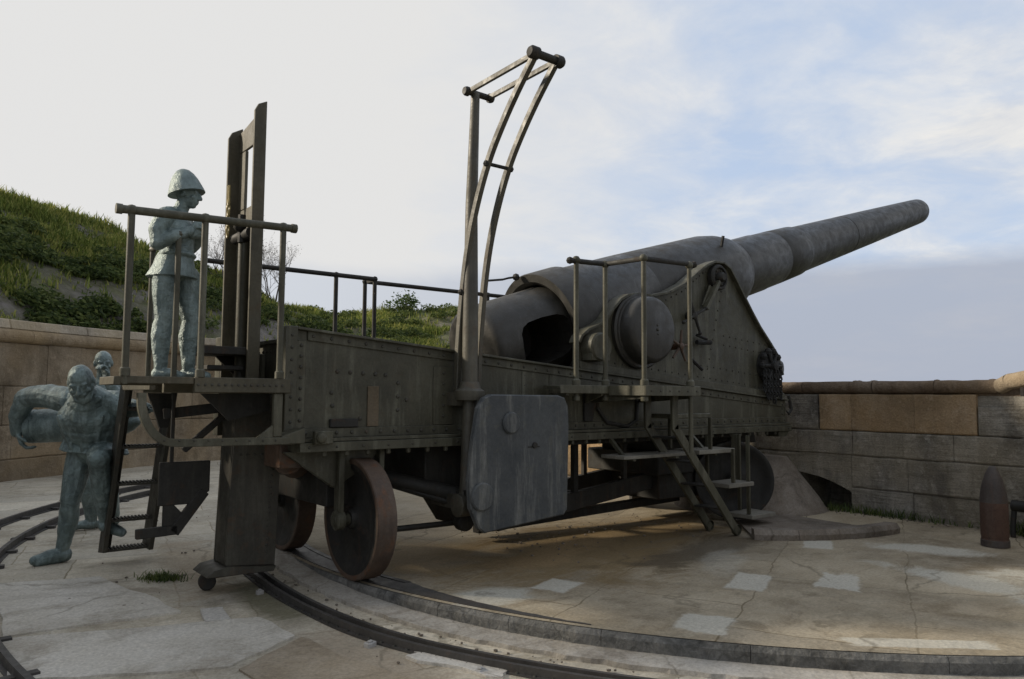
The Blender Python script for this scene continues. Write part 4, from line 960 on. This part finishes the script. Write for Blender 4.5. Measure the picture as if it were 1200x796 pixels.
mb.box(-6.985, -6.957, -.268, .308, 1.70, 3.30); mb.prism([(-.268, 3.86), (.308, 3.86), (.308, 4.06), (-.268, 4.14)], 'x', -6.985, -6.957)
mb.box(-6.985, -6.957, .13, .308, 3.302, 3.858); mb.box(-6.985, -6.957, -.268, -.20, 3.302, 3.858)
tw = mb.build('guide_frame', 'deck', gun, .006)
q = MB()
for t in range(7):
    z = 3.36-.05*t; q.tube([(-7.10+.012*cos(u)*(t % 2), .2+.016*cos(u)*(1-t % 2)+.012, z+.03*sin(u)) for u in [2*pi*k/8 for k in range(8)]], .009, 5, closed=True)
q.tube([(-7.10, .24, 3.36), (-7.10, .24, 3.52), (-7.10, .20, 3.52), (-7.10, .20, 3.36)], .009, 5, closed=True); q.build('brass_chain', 'brass' if 'brass' in M else 'tread', tw)
q = MB(); q.tube([(-7.03, -.22, 3.02), (-7.03, .2, 3.02)], .05, 12); q.tube([(-7.06, -.05, 3.2), (-7.06, -.05, 2.95)], .035, 8); q.ball((-7.08, -.06, 3.1), .06, 10); q.build('lift_pulley', 'dark', tw)
q = MB(); q.tube([(-7.02, -.02, 1.7), (-7.02, -.02, 2.95)], .055, 12); q.build('lift_tube', 'gun', tw)
q = MB(); q.box(-7.45, -7.02, -.26, .2, 1.93, 2.0); q.box(-7.36, -7.05, -.2, .2, 1.80, 1.84); q.prism([(-7.2, 1.93), (-7.02, 1.93), (-7.02, 1.75)], 'y', .1, .14); q.build('loading_tray', 'dark', tw, .006)
mb = MB(); mb.prism([(-.1, 1.95), (.8, 2.05), (.8, 1.6), (-.1, 1.6)], 'x', -6.86, -6.83) ; mb.build('rear_panel', 'gun2', gun)

# side platform with railing and stair
mb = MB(); mb.box(-4.22, -3.52, -1.16, -.91, 1.67, 1.70); mb.box(-3.515, -2.66, -1.68, -.91, 1.67, 1.70)
mb.box(-4.22, -3.52, -1.175, -1.162, 1.62, 1.705); mb.box(-3.53, -2.66, -1.695, -1.682, 1.60, 1.705); mb.box(-3.53, -3.517, -1.68, -1.176, 1.60, 1.705); mb.box(-2.66, -2.64, -1.69, -.92, 1.60, 1.705)
mb.rivets((-3.45, -1.695, 1.65), (-2.72, -1.695, 1.65), 6, (0, -1, 0), .012)
so = mb.build('side_platform', 'gun2', gun, .004)
for x in (-4.1, -3.6): mb = MB(); mb.prism([(-.915, 1.62), (-1.15, 1.62), (-1.15, 1.6), (-.915, 1.52)], 'x', x-.02, x+.02); mb.build('platform_bracket', 'gun', so)
for x in (-3.47, -2.72): mb = MB(); mb.prism([(-.875, 1.60), (-1.6, 1.60), (-1.6, 1.57), (-.875, 1.52)], 'x', x-.02, x+.02); mb.build('platform_bracket', 'gun', so)
RP = [(-3.93, -1.10), (-3.50, -1.10), (-3.48, -1.63), (-2.78, -1.66)]
mb = MB(); mb.tube([(-4.02, -1.10, 3.0), (-3.50, -1.10, 3.02), (-3.48, -1.63, 3.01), (-2.70, -1.66, 3.03)], .028, 10); mb.ball((-4.02, -1.1, 3.0), .04, 8); mb.ball((-2.70, -1.66, 3.03), .04, 8); rl = mb.build('side_railing', 'dark', gun)
for i, (x, y) in enumerate(RP):
    q = MB(); q.tube([(x, y, 1.56 if i < 3 else 1.0), (x, y, 3.015)], .027 if i < 3 else .024, 10); q.ball((x, y, 3.015), .045, 10); q.lathe([(0, .045), (.05, .045), (.07, .027)], (x, y, 1.705), (0, 0, 1), 10)
    if i < 3: q.lathe([(-.05, .03), (-.04, .04), (0, .04)], (x, y, 1.59), (0, 0, 1), 10)
    q.build('post', 'gun2', rl)
ST = [(-3.22, 1.60), (-3.20, 1.32), (-3.05, 1.13)]
for y in (-1.14, -1.52):
    mb = MB(); x0 = -2.88 if y < -1.3 else -2.88
    mb.beam((x0, y, 1.62), (x0, y, 1.24), .035, .10, (1, 0, 0)); mb.beam((x0, y, 1.27), (-1.78, y, .03), .035, .10, (1, 0, 1)); mb.lathe([(-.03, .06), (.03, .06), (.03, 0)], (-1.80, y, .07), (0, 1, 0), 14)
    mb.build('stair_stringer', 'gun2' if y < -1.3 else 'gun', gun, .004)
for k in range(4):
    t = .1+.22*k; x = -2.88+1.1*t; z = 1.27-1.24*t; mb = MB(); mb.box(x-.06, x+.10, -1.50, -1.16, z-.012, z+.008); mb.build('stair_tread', 'dark', gun, .003)
# hanging side steps, stepping down towards the front wheel
for (x0, x1, z, y0, y1) in ((-2.72, -2.02, 1.40, -1.35, -1.0), (-2.28, -1.60, .985, -1.38, -1.02), (-1.72, -1.22, .565, -1.38, -1.02), (-1.30, -.80, .165, -1.40, -1.02)):
    mb = MB(); mb.box(x0, x1, y0, y1, z-.05, z); mb.build('hanging_step', 'tread' if z < 1.2 else 'gun2', gun, .006)
for (x, y, z0, z1) in ((-2.05, -1.36, .99, 1.35), (-2.45, -1.1, 1.0, 1.35), (-1.66, -1.39, .58, .98), (-1.70, -1.05, .57, 1.12), (-1.27, -1.33, .17, 1.12), (-1.05, -1.05, .17, 1.12)):
    mb = MB(); mb.beam((x, y, z0), (x, y, z1), .045, .03); mb.build('step_hanger', 'gun', gun, .003)

# ------------------------------------------------------------------ shells, pipe
so = empty('iron_shell', (-.04, -3.57, 0)); tag(so, 'rusty pointed artillery shell standing on the floor by the parapet at the right', 'shell')
mb = MB(); mb.lathe([(0, 0), (0, .165), (.09, .165), (.09, .16), (.095, .158), (.12, .168), (.42, .168), (.50, .166)], (-.04, -3.57, 0), (0, 0, 1), 40); at_root(mb.build('body', 'shell'), so)
mb = MB(); mb.lathe([(.50, .166), (.58, .160), (.67, .144), (.75, .12), (.82, .092), (.88, .062), (.905, .045), (.915, .03), (.915, 0)], (-.04, -3.57, 0), (0, 0, 1), 40); at_root(mb.build('nose', 'tip'), so)
mb = MB(); mb.lathe([(0, .172), (.07, .172), (.075, .165)], (-.04, -3.57, .002), (0, 0, 1), 40); at_root(mb.build('base_band', 'tip'), so); so.scale = (.80, .80, .935)
mb = MB(); mb.tube([(.72, -3.5, .36), (.70, -3.75, .36), (.62, -4.3, .37)], .065, 14); mb.box(.62, .80, -3.85, -3.70, 0, .30); mb.tube([(.72, -3.52, .36), (.70, -3.50, .1), (.70, -3.5, 0)], .03, 8)
tag(mb.build('iron_pipe', 'dark'), 'dark iron pipe on a stone block in the corner behind the standing shell', 'pipe')

# ------------------------------------------------------------------ bronze figures
ROT = radians(-38.5)
def hand(mb, wrist, dirv, palm_n, s=1.0, curl=.9):
    w = V(wrist); d = V(dirv).normalized(); n = V(palm_n); n = (n-d*n.dot(d)).normalized(); sd = d.cross(n)
    k = w+d*.095*s
    for i in (-1.5, -.5, .5, 1.5): mb.cap(w+sd*.010*i*s, k+sd*.022*i*s, .018*s, .0135*s, 8)
    for i, L in zip((-1.5, -.5, .5, 1.5), (.075, .085, .09, .08)):
        p0 = k+sd*.023*i*s; ang = curl; p1 = p0+(d*cos(ang*.6)+n*sin(ang*.6))*L*.45*s; p2 = p1+(d*cos(ang*1.4)+n*sin(ang*1.4))*L*.33*s; p3 = p2+(d*cos(ang*2.0)+n*sin(ang*2.0))*L*.25*s
        mb.chain([p0, p1, p2, p3], [.0115*s, .011*s, .010*s, .009*s])
    t0 = w+d*.03*s+sd*.032*s; t1 = t0+(d*.6+sd*.6+n*.3).normalized()*.04*s; t2 = t1+(d*.8+n*.6).normalized()*.035*s
    mb.chain([t0, t1, t2], [.016*s, .013*s, .011*s])
def head(mb, c, fwd, up, s=1.0, beard=False, hat=False):
    c = V(c); f = V(fwd).normalized(); u = V(up); u = (u-f*u.dot(f)).normalized(); r = f.cross(u)
    mt = Matrix((r, f, u)).transposed()
    P = lambda x, y, z: c+mt @ V((x*s, y*s, z*s))
    mb.ball(P(0, -.012, .025), (.078*s, .098*s, .098*s), 20, mt); mb.ball(P(0, .025, -.03), (.062*s, .07*s, .085*s), 18, mt)
    mb.ball(P(0, .055, -.085), (.034*s, .030*s, .030*s), 12, mt)                      # chin
    mb.cap(P(0, .092, .012), P(0, .112, -.028), .010*s, .017*s, 8); mb.ball(P(.012, .098, -.03), .011*s, 8); mb.ball(P(-.012, .098, -.03), .011*s, 8)
    mb.cap(P(-.045, .076, .026), P(.045, .076, .026), .011*s, .011*s, 8)              # brow
    for q in (-1, 1):
        mb.ball(P(.032*q, .076, .008), .013*s, 8); mb.ball(P(.042*q, .062, -.025), (.024*s, .022*s, .02*s), 8, mt); mb.ball(P(.078*q, -.008, -.005), (.012*s, .026*s, .036*s), 10, mt)
    mb.cap(P(-.02, .088, -.056), P(.02, .088, -.056), .008*s, .008*s, 8); mb.cap(P(-.016, .084, -.070), P(.016, .084, -.070), .009*s, .009*s, 8)
    if beard:
        mb.cap(P(-.03, .088, -.046), P(.03, .088, -.046), .011*s, .011*s, 8); mb.ball(P(0, .062, -.092), (.045*s, .036*s, .04*s), 12, mt)
        for q in (-1, 1): mb.cap(P(.06*q, .02, -.02), P(.035*q, .06, -.09), .022*s, .026*s, 8)
def fig_build(mb, name, mat, parent, vox=.010):
    me = bpy.data.meshes.new(name); me.from_pydata(mb.v, [], mb.f)
    bm = bmesh.new(); bm.from_mesh(me); bmesh.ops.recalc_face_normals(bm, faces=bm.faces); bm.to_mesh(me); bm.free()
    me.materials.append(M[mat]); o = bpy.data.objects.new(name, me); COL.objects.link(o); o.parent = parent
    r = o.modifiers.new('skin', 'REMESH'); r.mode = 'VOXEL'; r.voxel_size = vox; r.use_smooth_shade = True
    sm = o.modifiers.new('smooth', 'SMOOTH'); sm.factor = .5; sm.iterations = 1
    tx = bpy.data.textures.new(name+'_folds', 'CLOUDS'); tx.noise_scale = .07; tx.noise_depth = 4
    d = o.modifiers.new('folds', 'DISPLACE'); d.texture = tx; d.strength = .012; d.mid_level = .5; d.texture_coords = 'LOCAL'
    return o
def puttee(mb, a, b, ra, rb, n=9):
    a = V(a); b = V(b)
    for i in range(n):
        t = (i+.5)/n; p0 = a.lerp(b, t-.03); p1 = a.lerp(b, t+.03); r = ra+(rb-ra)*t+.007
        mb.cap(p0, p1, r, r-.004)
# 1. bent man carrying a shell on his back
m1 = empty('bronze_statue', (-8.23, 1.56, 0), ROT)
tag(m1, 'bearded bronze statue bent under a shell on his back, stepping onto the ladder', 'statue')
mb = MB(); s = 1.22
mb.chain([(.37, .08, 1.10), (.40, .0, 1.27), (.43, -.12, 1.41), (.45, -.22, 1.51)], [.22, .25, .25, .17])
mb.ball((.42, -.12, 1.36), (.30, .23, .20), 20); mb.ball((.41, -.07, 1.25), (.285, .225, .17), 20)
mb.cap((.19, -.06, 1.515), (.66, -.17, 1.50), .12, .12); mb.chain([(.45, -.2, 1.53), (.47, -.36, 1.61)], [.12, .09])
vs = []; fs = []; SK = [(.0, .0, 1.42), (.26, .20, 1.40), (.275, .215, 1.30), (.262, .205, 1.20), (.28, .22, 1.12), (.308, .25, 1.04), (.28, .22, 1.032), (.05, .05, 1.12)]
for (rx, ry, zz) in SK:
    for k in range(32):
        a = 2*pi*k/32; ww = 1+(.04*sin(5*a)+.025*sin(9*a+1))*max(0, 1.32-zz)/.3; vs.append((.375+.06*max(0, zz-1.1)/.3+rx*ww*cos(a), .03-.10*max(0, zz-1.1)/.3+ry*ww*sin(a), zz-.03*cos(a)))
for i in range(len(SK)-1):
    for k in range(32): fs.append((i*32+k, i*32+(k+1) % 32, (i+1)*32+(k+1) % 32, (i+1)*32+k))
fs.append(tuple((len(SK)-1)*32+k for k in range(32))); fs.append(tuple(range(32))[::-1]); mb.add(vs, fs)
for (x0, z0, x1, z1) in ((.30, 1.50, .38, 1.12), (.52, 1.50, .44, 1.10), (.22, 1.38, .29, 1.09), (.62, 1.38, .52, 1.09), (.41, 1.34, .40, 1.07)): mb.cap((x0, -.30, z0), (x1, -.195, z1), .015, .024, 8)
mb.cap((.35, -.29, 1.54), (.47, -.36, 1.44), .028, .018, 8); mb.cap((.58, -.31, 1.54), (.48, -.36, 1.44), .028, .018, 8)
head(mb, (.485, -.43, 1.685), (.30, -.88, -.55), (0, -.55, 1), s*1.08, True)
# arm to the left, bent back to hold the shell's base
mb.chain([(.18, -.06, 1.52), (-.08, .02, 1.565), (-.345, .10, 1.545)], [.128, .112, .095]); mb.chain([(-.345, .10, 1.545), (-.43, .13, 1.37), (-.445, .15, 1.22)], [.097, .083, .06])
for k in range(5): mb.cap((-.10-.04*k, .03+.014*k, 1.562), (-.115-.04*k, .034+.014*k, 1.562), .113-.003*k, .113-.003*k)
hand(mb, (-.445, .15, 1.21), (.40, .12, -1), (1, .5, .1), 1.35, .8)
# other arm reaches to the ladder
mb.chain([(.66, -.17, 1.50), (.78, -.22, 1.46), (.87, -.25, 1.455)], [.118, .10, .085]); mb.chain([(.87, -.25, 1.455), (1.0, -.28, 1.455)], [.085, .06])
hand(mb, (1.0, -.28, 1.455), (1, -.25, 0), (0, .3, -1), 1.3, 1.1)
# legs
mb.chain([(.25, .05, 1.05), (.22, .02, .82), (.20, -.02, .58)], [.125, .112, .084]); mb.chain([(.20, -.02, .58), (.165, .03, .40), (.11, .05, .13)], [.082, .088, .058])
puttee(mb, (.185, .01, .47), (.12, .05, .16), .078, .056, 10)
mb.chain([(.115, .07, .07), (.02, -.03, .065), (-.05, -.11, .045)], [.068, .06, .045]); mb.cap((.12, .08, .05), (-.03, -.1, .03), .055, .045)
mb.chain([(.48, .02, 1.05), (.56, -.18, 1.03), (.635, -.36, 1.00)], [.125, .12, .10]); mb.chain([(.635, -.36, 1.00), (.60, -.22, .72), (.555, -.06, .44)], [.09, .084, .058])
puttee(mb, (.61, -.27, .82), (.56, -.08, .47), .076, .056, 10)
mb.chain([(.55, -.03, .36), (.60, -.02, .33), (.70, -.02, .29)], [.066, .055, .042])
fig_build(mb, 'body', 'bronze', m1, .0065)
sh = empty('bronze_shell', (-8.26, 1.58, 0), ROT); tag(sh, 'bronze artillery shell carried crosswise on the bent statue back', 'shell')
mb = MB(); mb.lathe([(-.37, 0), (-.37, .15), (-.355, .165), (-.30, .165), (-.295, .158), (-.27, .158), (-.265, .166), (.35, .166), (.50, .14), (.62, .085), (.68, .03), (.69, 0)], (.0, .30, 1.345), (1, .08, .05), 40)
mb.v = [(x, y, z-.065) for x, y, z in mb.v]
mb.build('shell_body', 'bronze', sh)
# 2. helper behind him
m2 = empty('bronze_statue', (-7.63, 3.35, gz(-7.63, 3.35)), ROT)
tag(m2, 'bronze statue of a second man half hidden behind the bent man with the shell', 'statue')
mb = MB()
mb.chain([(.08, .02, 1.06), (.10, 0, 1.3), (.13, -.03, 1.55), (.15, -.05, 1.70)], [.17, .175, .19, .11]); mb.ball((.12, 0, 1.5), (.24, .16, .2), 18); mb.cap((-.05, .0, 1.66), (.32, -.02, 1.66), .095, .095)
mb.cap((.15, -.05, 1.70), (.17, -.08, 1.86), .075, .072); mb.ball((.08, .02, 1.0), (.21, .17, .16), 16)
head(mb, (.175, -.10, 1.955), (.55, -.8, -.2), (0, -.1, 1), 1.18, False)
mb.chain([(.32, -.03, 1.66), (.45, -.2, 1.52), (.36, -.36, 1.77)], [.09, .075, .05]); hand(mb, (.36, -.36, 1.77), (-.1, -.2, 1), (-.4, -.8, 0), 1.25, 1.2)
mb.chain([(-.05, -.02, 1.66), (-.12, -.15, 1.4), (.02, -.36, 1.32)], [.09, .075, .05]); hand(mb, (.02, -.36, 1.32), (.5, -.8, .1), (0, 0, 1), 1.25, .9)
mb.chain([(-.02, .02, 1.0), (.03, -.09, .56)], [.13, .085]); mb.chain([(.03, -.09, .56), (.04, -.02, .36), (.05, .03, .12)], [.085, .088, .06]); puttee(mb, (.04, -.06, .46), (.05, .02, .16), .078, .058)
mb.chain([(.06, .04, .065), (-.04, -.04, .06), (-.14, -.10, .04)], [.06, .052, .04])
mb.chain([(.19, .03, 1.0), (.2, .06, .56)], [.13, .085]); mb.chain([(.2, .06, .56), (.2, .16, .36), (.2, .26, .12)], [.085, .088, .06]); mb.chain([(.2, .27, .065), (.12, .17, .06), (.06, .12, .04)], [.06, .052, .04])
fig_build(mb, 'body', 'bronze2', m2, .008)
# 3. soldier on the platform
m3 = empty('bronze_statue', (-7.615, -.27, 1.70), ROT)
tag(m3, 'bronze statue of a uniformed soldier with brimmed cap standing on the rear platform', 'statue')
mb = MB()
mb.chain([(-.035, 0, .95), (-.035, 0, 1.08), (-.05, 0, 1.22), (-.045, 0, 1.36)], [.125, .12, .145, .09]); mb.ball((-.045, 0, 1.22), (.135, .19, .16), 18)
mb.cap((-.055, -.15, 1.335), (-.055, .15, 1.335), .075, .075); mb.cap((-.04, 0, 1.36), (.0, 0, 1.48), .06, .056)
head(mb, (.032, 0, 1.545), (1, 0, -.12), (.12, 0, 1), .98)
for q in (-1, 1):
    mb.chain([(-.06, .19*q, 1.32), (-.105, .225*q, 1.20), (-.09, .235*q, 1.09)], [.075, .066, .056]); mb.chain([(-.09, .235*q, 1.09), (.02, .19*q, 1.16), (.10, .08*q, 1.225)], [.058, .052, .038])
    hand(mb, (.10, .075*q, 1.225), (.7, -.6*q, .35), (0, -.6*q, .3), 1.05, 1.0)
# tunic skirt
vs = []; fs = []; SK = [(.0, .0, 1.10), (.115, .15, 1.10), (.122, .155, 1.03), (.145, .172, .96), (.178, .195, .88), (.190, .205, .845), (.17, .185, .84), (.05, .05, .90)]
for (rx, ry, zz) in SK:
    for k in range(28):
        a = 2*pi*k/28; ww = 1+.03*sin(7*a)*(1.1-zz)/.2; vs.append((-.04-.035*(1.05-zz)/.2+rx*ww*cos(a), ry*ww*sin(a), zz))
for i in range(len(SK)-1):
    for k in range(28): fs.append((i*28+k, i*28+(k+1) % 28, (i+1)*28+(k+1) % 28, (i+1)*28+k))
fs.append(tuple((len(SK)-1)*28+k for k in range(28))); fs.append(tuple(range(28))[::-1]); mb.add(vs, fs)
mb.cap((-.09, 0, .98), (-.12, 0, .88), .12, .13)
for k in range(16): a = 2*pi*k/16; mb.cap((-.035+.118*cos(a), .15*sin(a), 1.035), (-.035+.118*cos(a+.4), .15*sin(a+.4), 1.035), .022, .022, 8)
mb.cap((.10, -.05, 1.20), (.15, .05, 1.22), .035, .035)
# breeches, puttees, boots
for (y, xk, xa) in ((-.09, -.085, -.095), (.10, .055, .045)):
    xh = -.08 if y < 0 else .01
    mb.chain([(xh, y, .86), (xh-.005, y, .70), (xk, y, .50)], [.105, .098, .070]); mb.chain([(xk, y, .50), (xk-.02, y, .36), (xa, y, .10)], [.07, .078, .048]); puttee(mb, (xk-.01, y, .45), (xa, y, .12), .068, .046, 9)
    mb.chain([(xa-.02, y, .055), (xa+.08, y-.01, .055), (xa+.16, y-.02, .04)], [.05, .045, .038]); mb.cap((xa-.03, y, .03), (xa+.16, y-.02, .028), .034, .034)
fig_build(mb, 'body', 'bronze2', m3, .006)
mb = MB(); hp = [(.172, -.06), (.168, -.045), (.148, .01), (.128, .06), (.10, .11), (.065, .148), (.03, .166), (0, .17)]
tilt = Matrix.Rotation(radians(-12), 3, 'Y')
vs = []; fs = []; SG = 36
for (r, z) in hp+[(.157, -.06)]:
    for k in range(SG):
        a = 2*pi*k/SG; ex = 1.0+.0*cos(a); q = tilt @ V((r*cos(a)*.93*ex, r*sin(a)*.86, z)); vs.append(q*.93+V((.008, 0, 1.605)))
nh = len(hp)
for i in range(nh-1):
    for k in range(SG): fs.append((i*SG+k, i*SG+(k+1) % SG, (i+1)*SG+(k+1) % SG, (i+1)*SG+k))
for k in range(SG): fs.append((k, nh*SG+k, nh*SG+(k+1) % SG, (k+1) % SG))
fs.append(tuple(nh*SG+k for k in range(SG)))
mb.add(vs, fs, True); mb.build('cap', 'bronze2', m3)

# ------------------------------------------------------------------ light, sky, camera
HEAD = 51.5
def heading_vec(deg_from_fwd_left):   # azimuth measured from the viewing direction towards the left
    a = radians(HEAD+deg_from_fwd_left); return V((cos(a), sin(a), 0))
SUN_AZ = 84.0; SUN_EL = 24.0
sv = heading_vec(SUN_AZ)*cos(radians(SUN_EL))+V((0, 0, sin(radians(SUN_EL))))
sun = bpy.data.lights.new('sun', 'SUN'); sun.energy = 4.5; sun.angle = radians(5); sun.color = (1.0, .88, .70)
so = bpy.data.objects.new('sun', sun); COL.objects.link(so); so.rotation_euler = sv.to_track_quat('Z', 'Y').to_euler(); so.location = (-20, 30, 30)
w = bpy.data.worlds.new('World'); scene.world = w; w.use_nodes = True; nt = w.node_tree
bg = nt.nodes['Background']
sky = node(nt, 'ShaderNodeTexSky'); sky.sky_type = 'NISHITA'; sky.sun_disc = False; sky.sun_elevation = radians(SUN_EL)
sky.sun_rotation = atan2(sv.x, sv.y); sky.air_density = 1.0; sky.dust_density = .6; sky.ozone_density = 1.5
tc = node(nt, 'ShaderNodeTexCoord'); sep = node(nt, 'ShaderNodeSeparateXYZ'); nt.links.new(tc.outputs['Generated'], sep.inputs[0])
z = sep.outputs['Z']; dv = mth(nt, 'ADD', mth(nt, 'MAXIMUM', z, 0.0), .16)
cmb = node(nt, 'ShaderNodeCombineXYZ'); nt.links.new(mth(nt, 'DIVIDE', sep.outputs['X'], dv), cmb.inputs[0]); nt.links.new(mth(nt, 'DIVIDE', sep.outputs['Y'], dv), cmb.inputs[1]); cmb.inputs[2].default_value = .7
cv = cmb.outputs[0]
S_BG = .10
k_ = 1/S_BG
def C(r, g, b): return (r*k_, g*k_, b*k_)
n1 = fbm(nt, cv, .85, 10, .58, .5); n2 = fbm(nt, cv, 3.2, 8, .62, .4)
cf = mth(nt, 'ADD', mth(nt, 'MULTIPLY', n1, .72), mth(nt, 'MULTIPLY', n2, .28))
blue = mix(nt, .80, sky.outputs[0], C(.55, .68, .90))
cl = ramp(nt, cf, [(.42, .10), (.52, .5), (.62, 1.0)])
# bright veil around the sun side
sd = heading_vec(46)*cos(radians(14))+V((0, 0, sin(radians(14))))
dt = node(nt, 'ShaderNodeVectorMath'); dt.operation = 'DOT_PRODUCT'; dt.inputs[1].default_value = sd; nt.links.new(tc.outputs['Generated'], dt.inputs[0])
veil = ramp(nt, mth(nt, 'ADD', dt.outputs['Value'], mth(nt, 'MULTIPLY', mth(nt, 'SUBTRACT', n2, .5), .16)), [(.50, 0.0), (.80, 1.0)])
ccol = mix(nt, ramp(nt, n2, [(.35, 0.0), (.6, 1.0)]), C(.68, .70, .74), C(.84, .83, .81))
col = mix(nt, cl, blue, ccol)
col = mix(nt, veil, col, C(.775, .772, .765))
# grey bank low over the sea
bz = mth(nt, 'ADD', z, mth(nt, 'MULTIPLY', mth(nt, 'SUBTRACT', n1, .5), .06))
bank = ramp(nt, bz, [(.0, .95), (.148, .85), (.174, .0)])
bankc = mix(nt, ramp(nt, dt.outputs['Value'], [(.55, 0.0), (.95, 1.0)]), C(.42, .455, .54), C(.66, .70, .76))
col = mix(nt, bank, col, bankc)
# unseen sky behind the viewer, darkened to make the light more directional
bk = node(nt, 'ShaderNodeVectorMath'); bk.operation = 'DOT_PRODUCT'; bk.inputs[1].default_value = heading_vec(180)*.9+V((0, 0, .2)); nt.links.new(tc.outputs['Generated'], bk.inputs[0])
col = mix(nt, ramp(nt, bk.outputs['Value'], [(-.1, 0.0), (.6, .8)]), col, C(.52, .54, .58))
nt.links.new(col, bg.inputs['Color']); bg.inputs['Strength'].default_value = S_BG
cam = bpy.data.cameras.new('camera'); co = bpy.data.objects.new('camera', cam); COL.objects.link(co)
cam.sensor_width = 36; cam.lens = 880/1200*36; cam.clip_end = 6000; cam.clip_start = .05
co.location = (-9.299, -6.777, 1.6)
th = math.atan((463-398)/880)
co.matrix_world = Matrix.Translation(co.location) @ Matrix.Rotation(radians(HEAD-90), 4, 'Z') @ Matrix.Rotation(pi/2+th, 4, 'X') @ Matrix.Rotation(.006, 4, 'Z')
scene.camera = co
scene.view_settings.view_transform = 'Standard'; scene.view_settings.look = 'None'; scene.view_settings.gamma = 1; scene.view_settings.exposure = 0
scene.render.engine = 'CYCLES'; scene.cycles.use_denoising = True; scene.cycles.max_bounces = 6
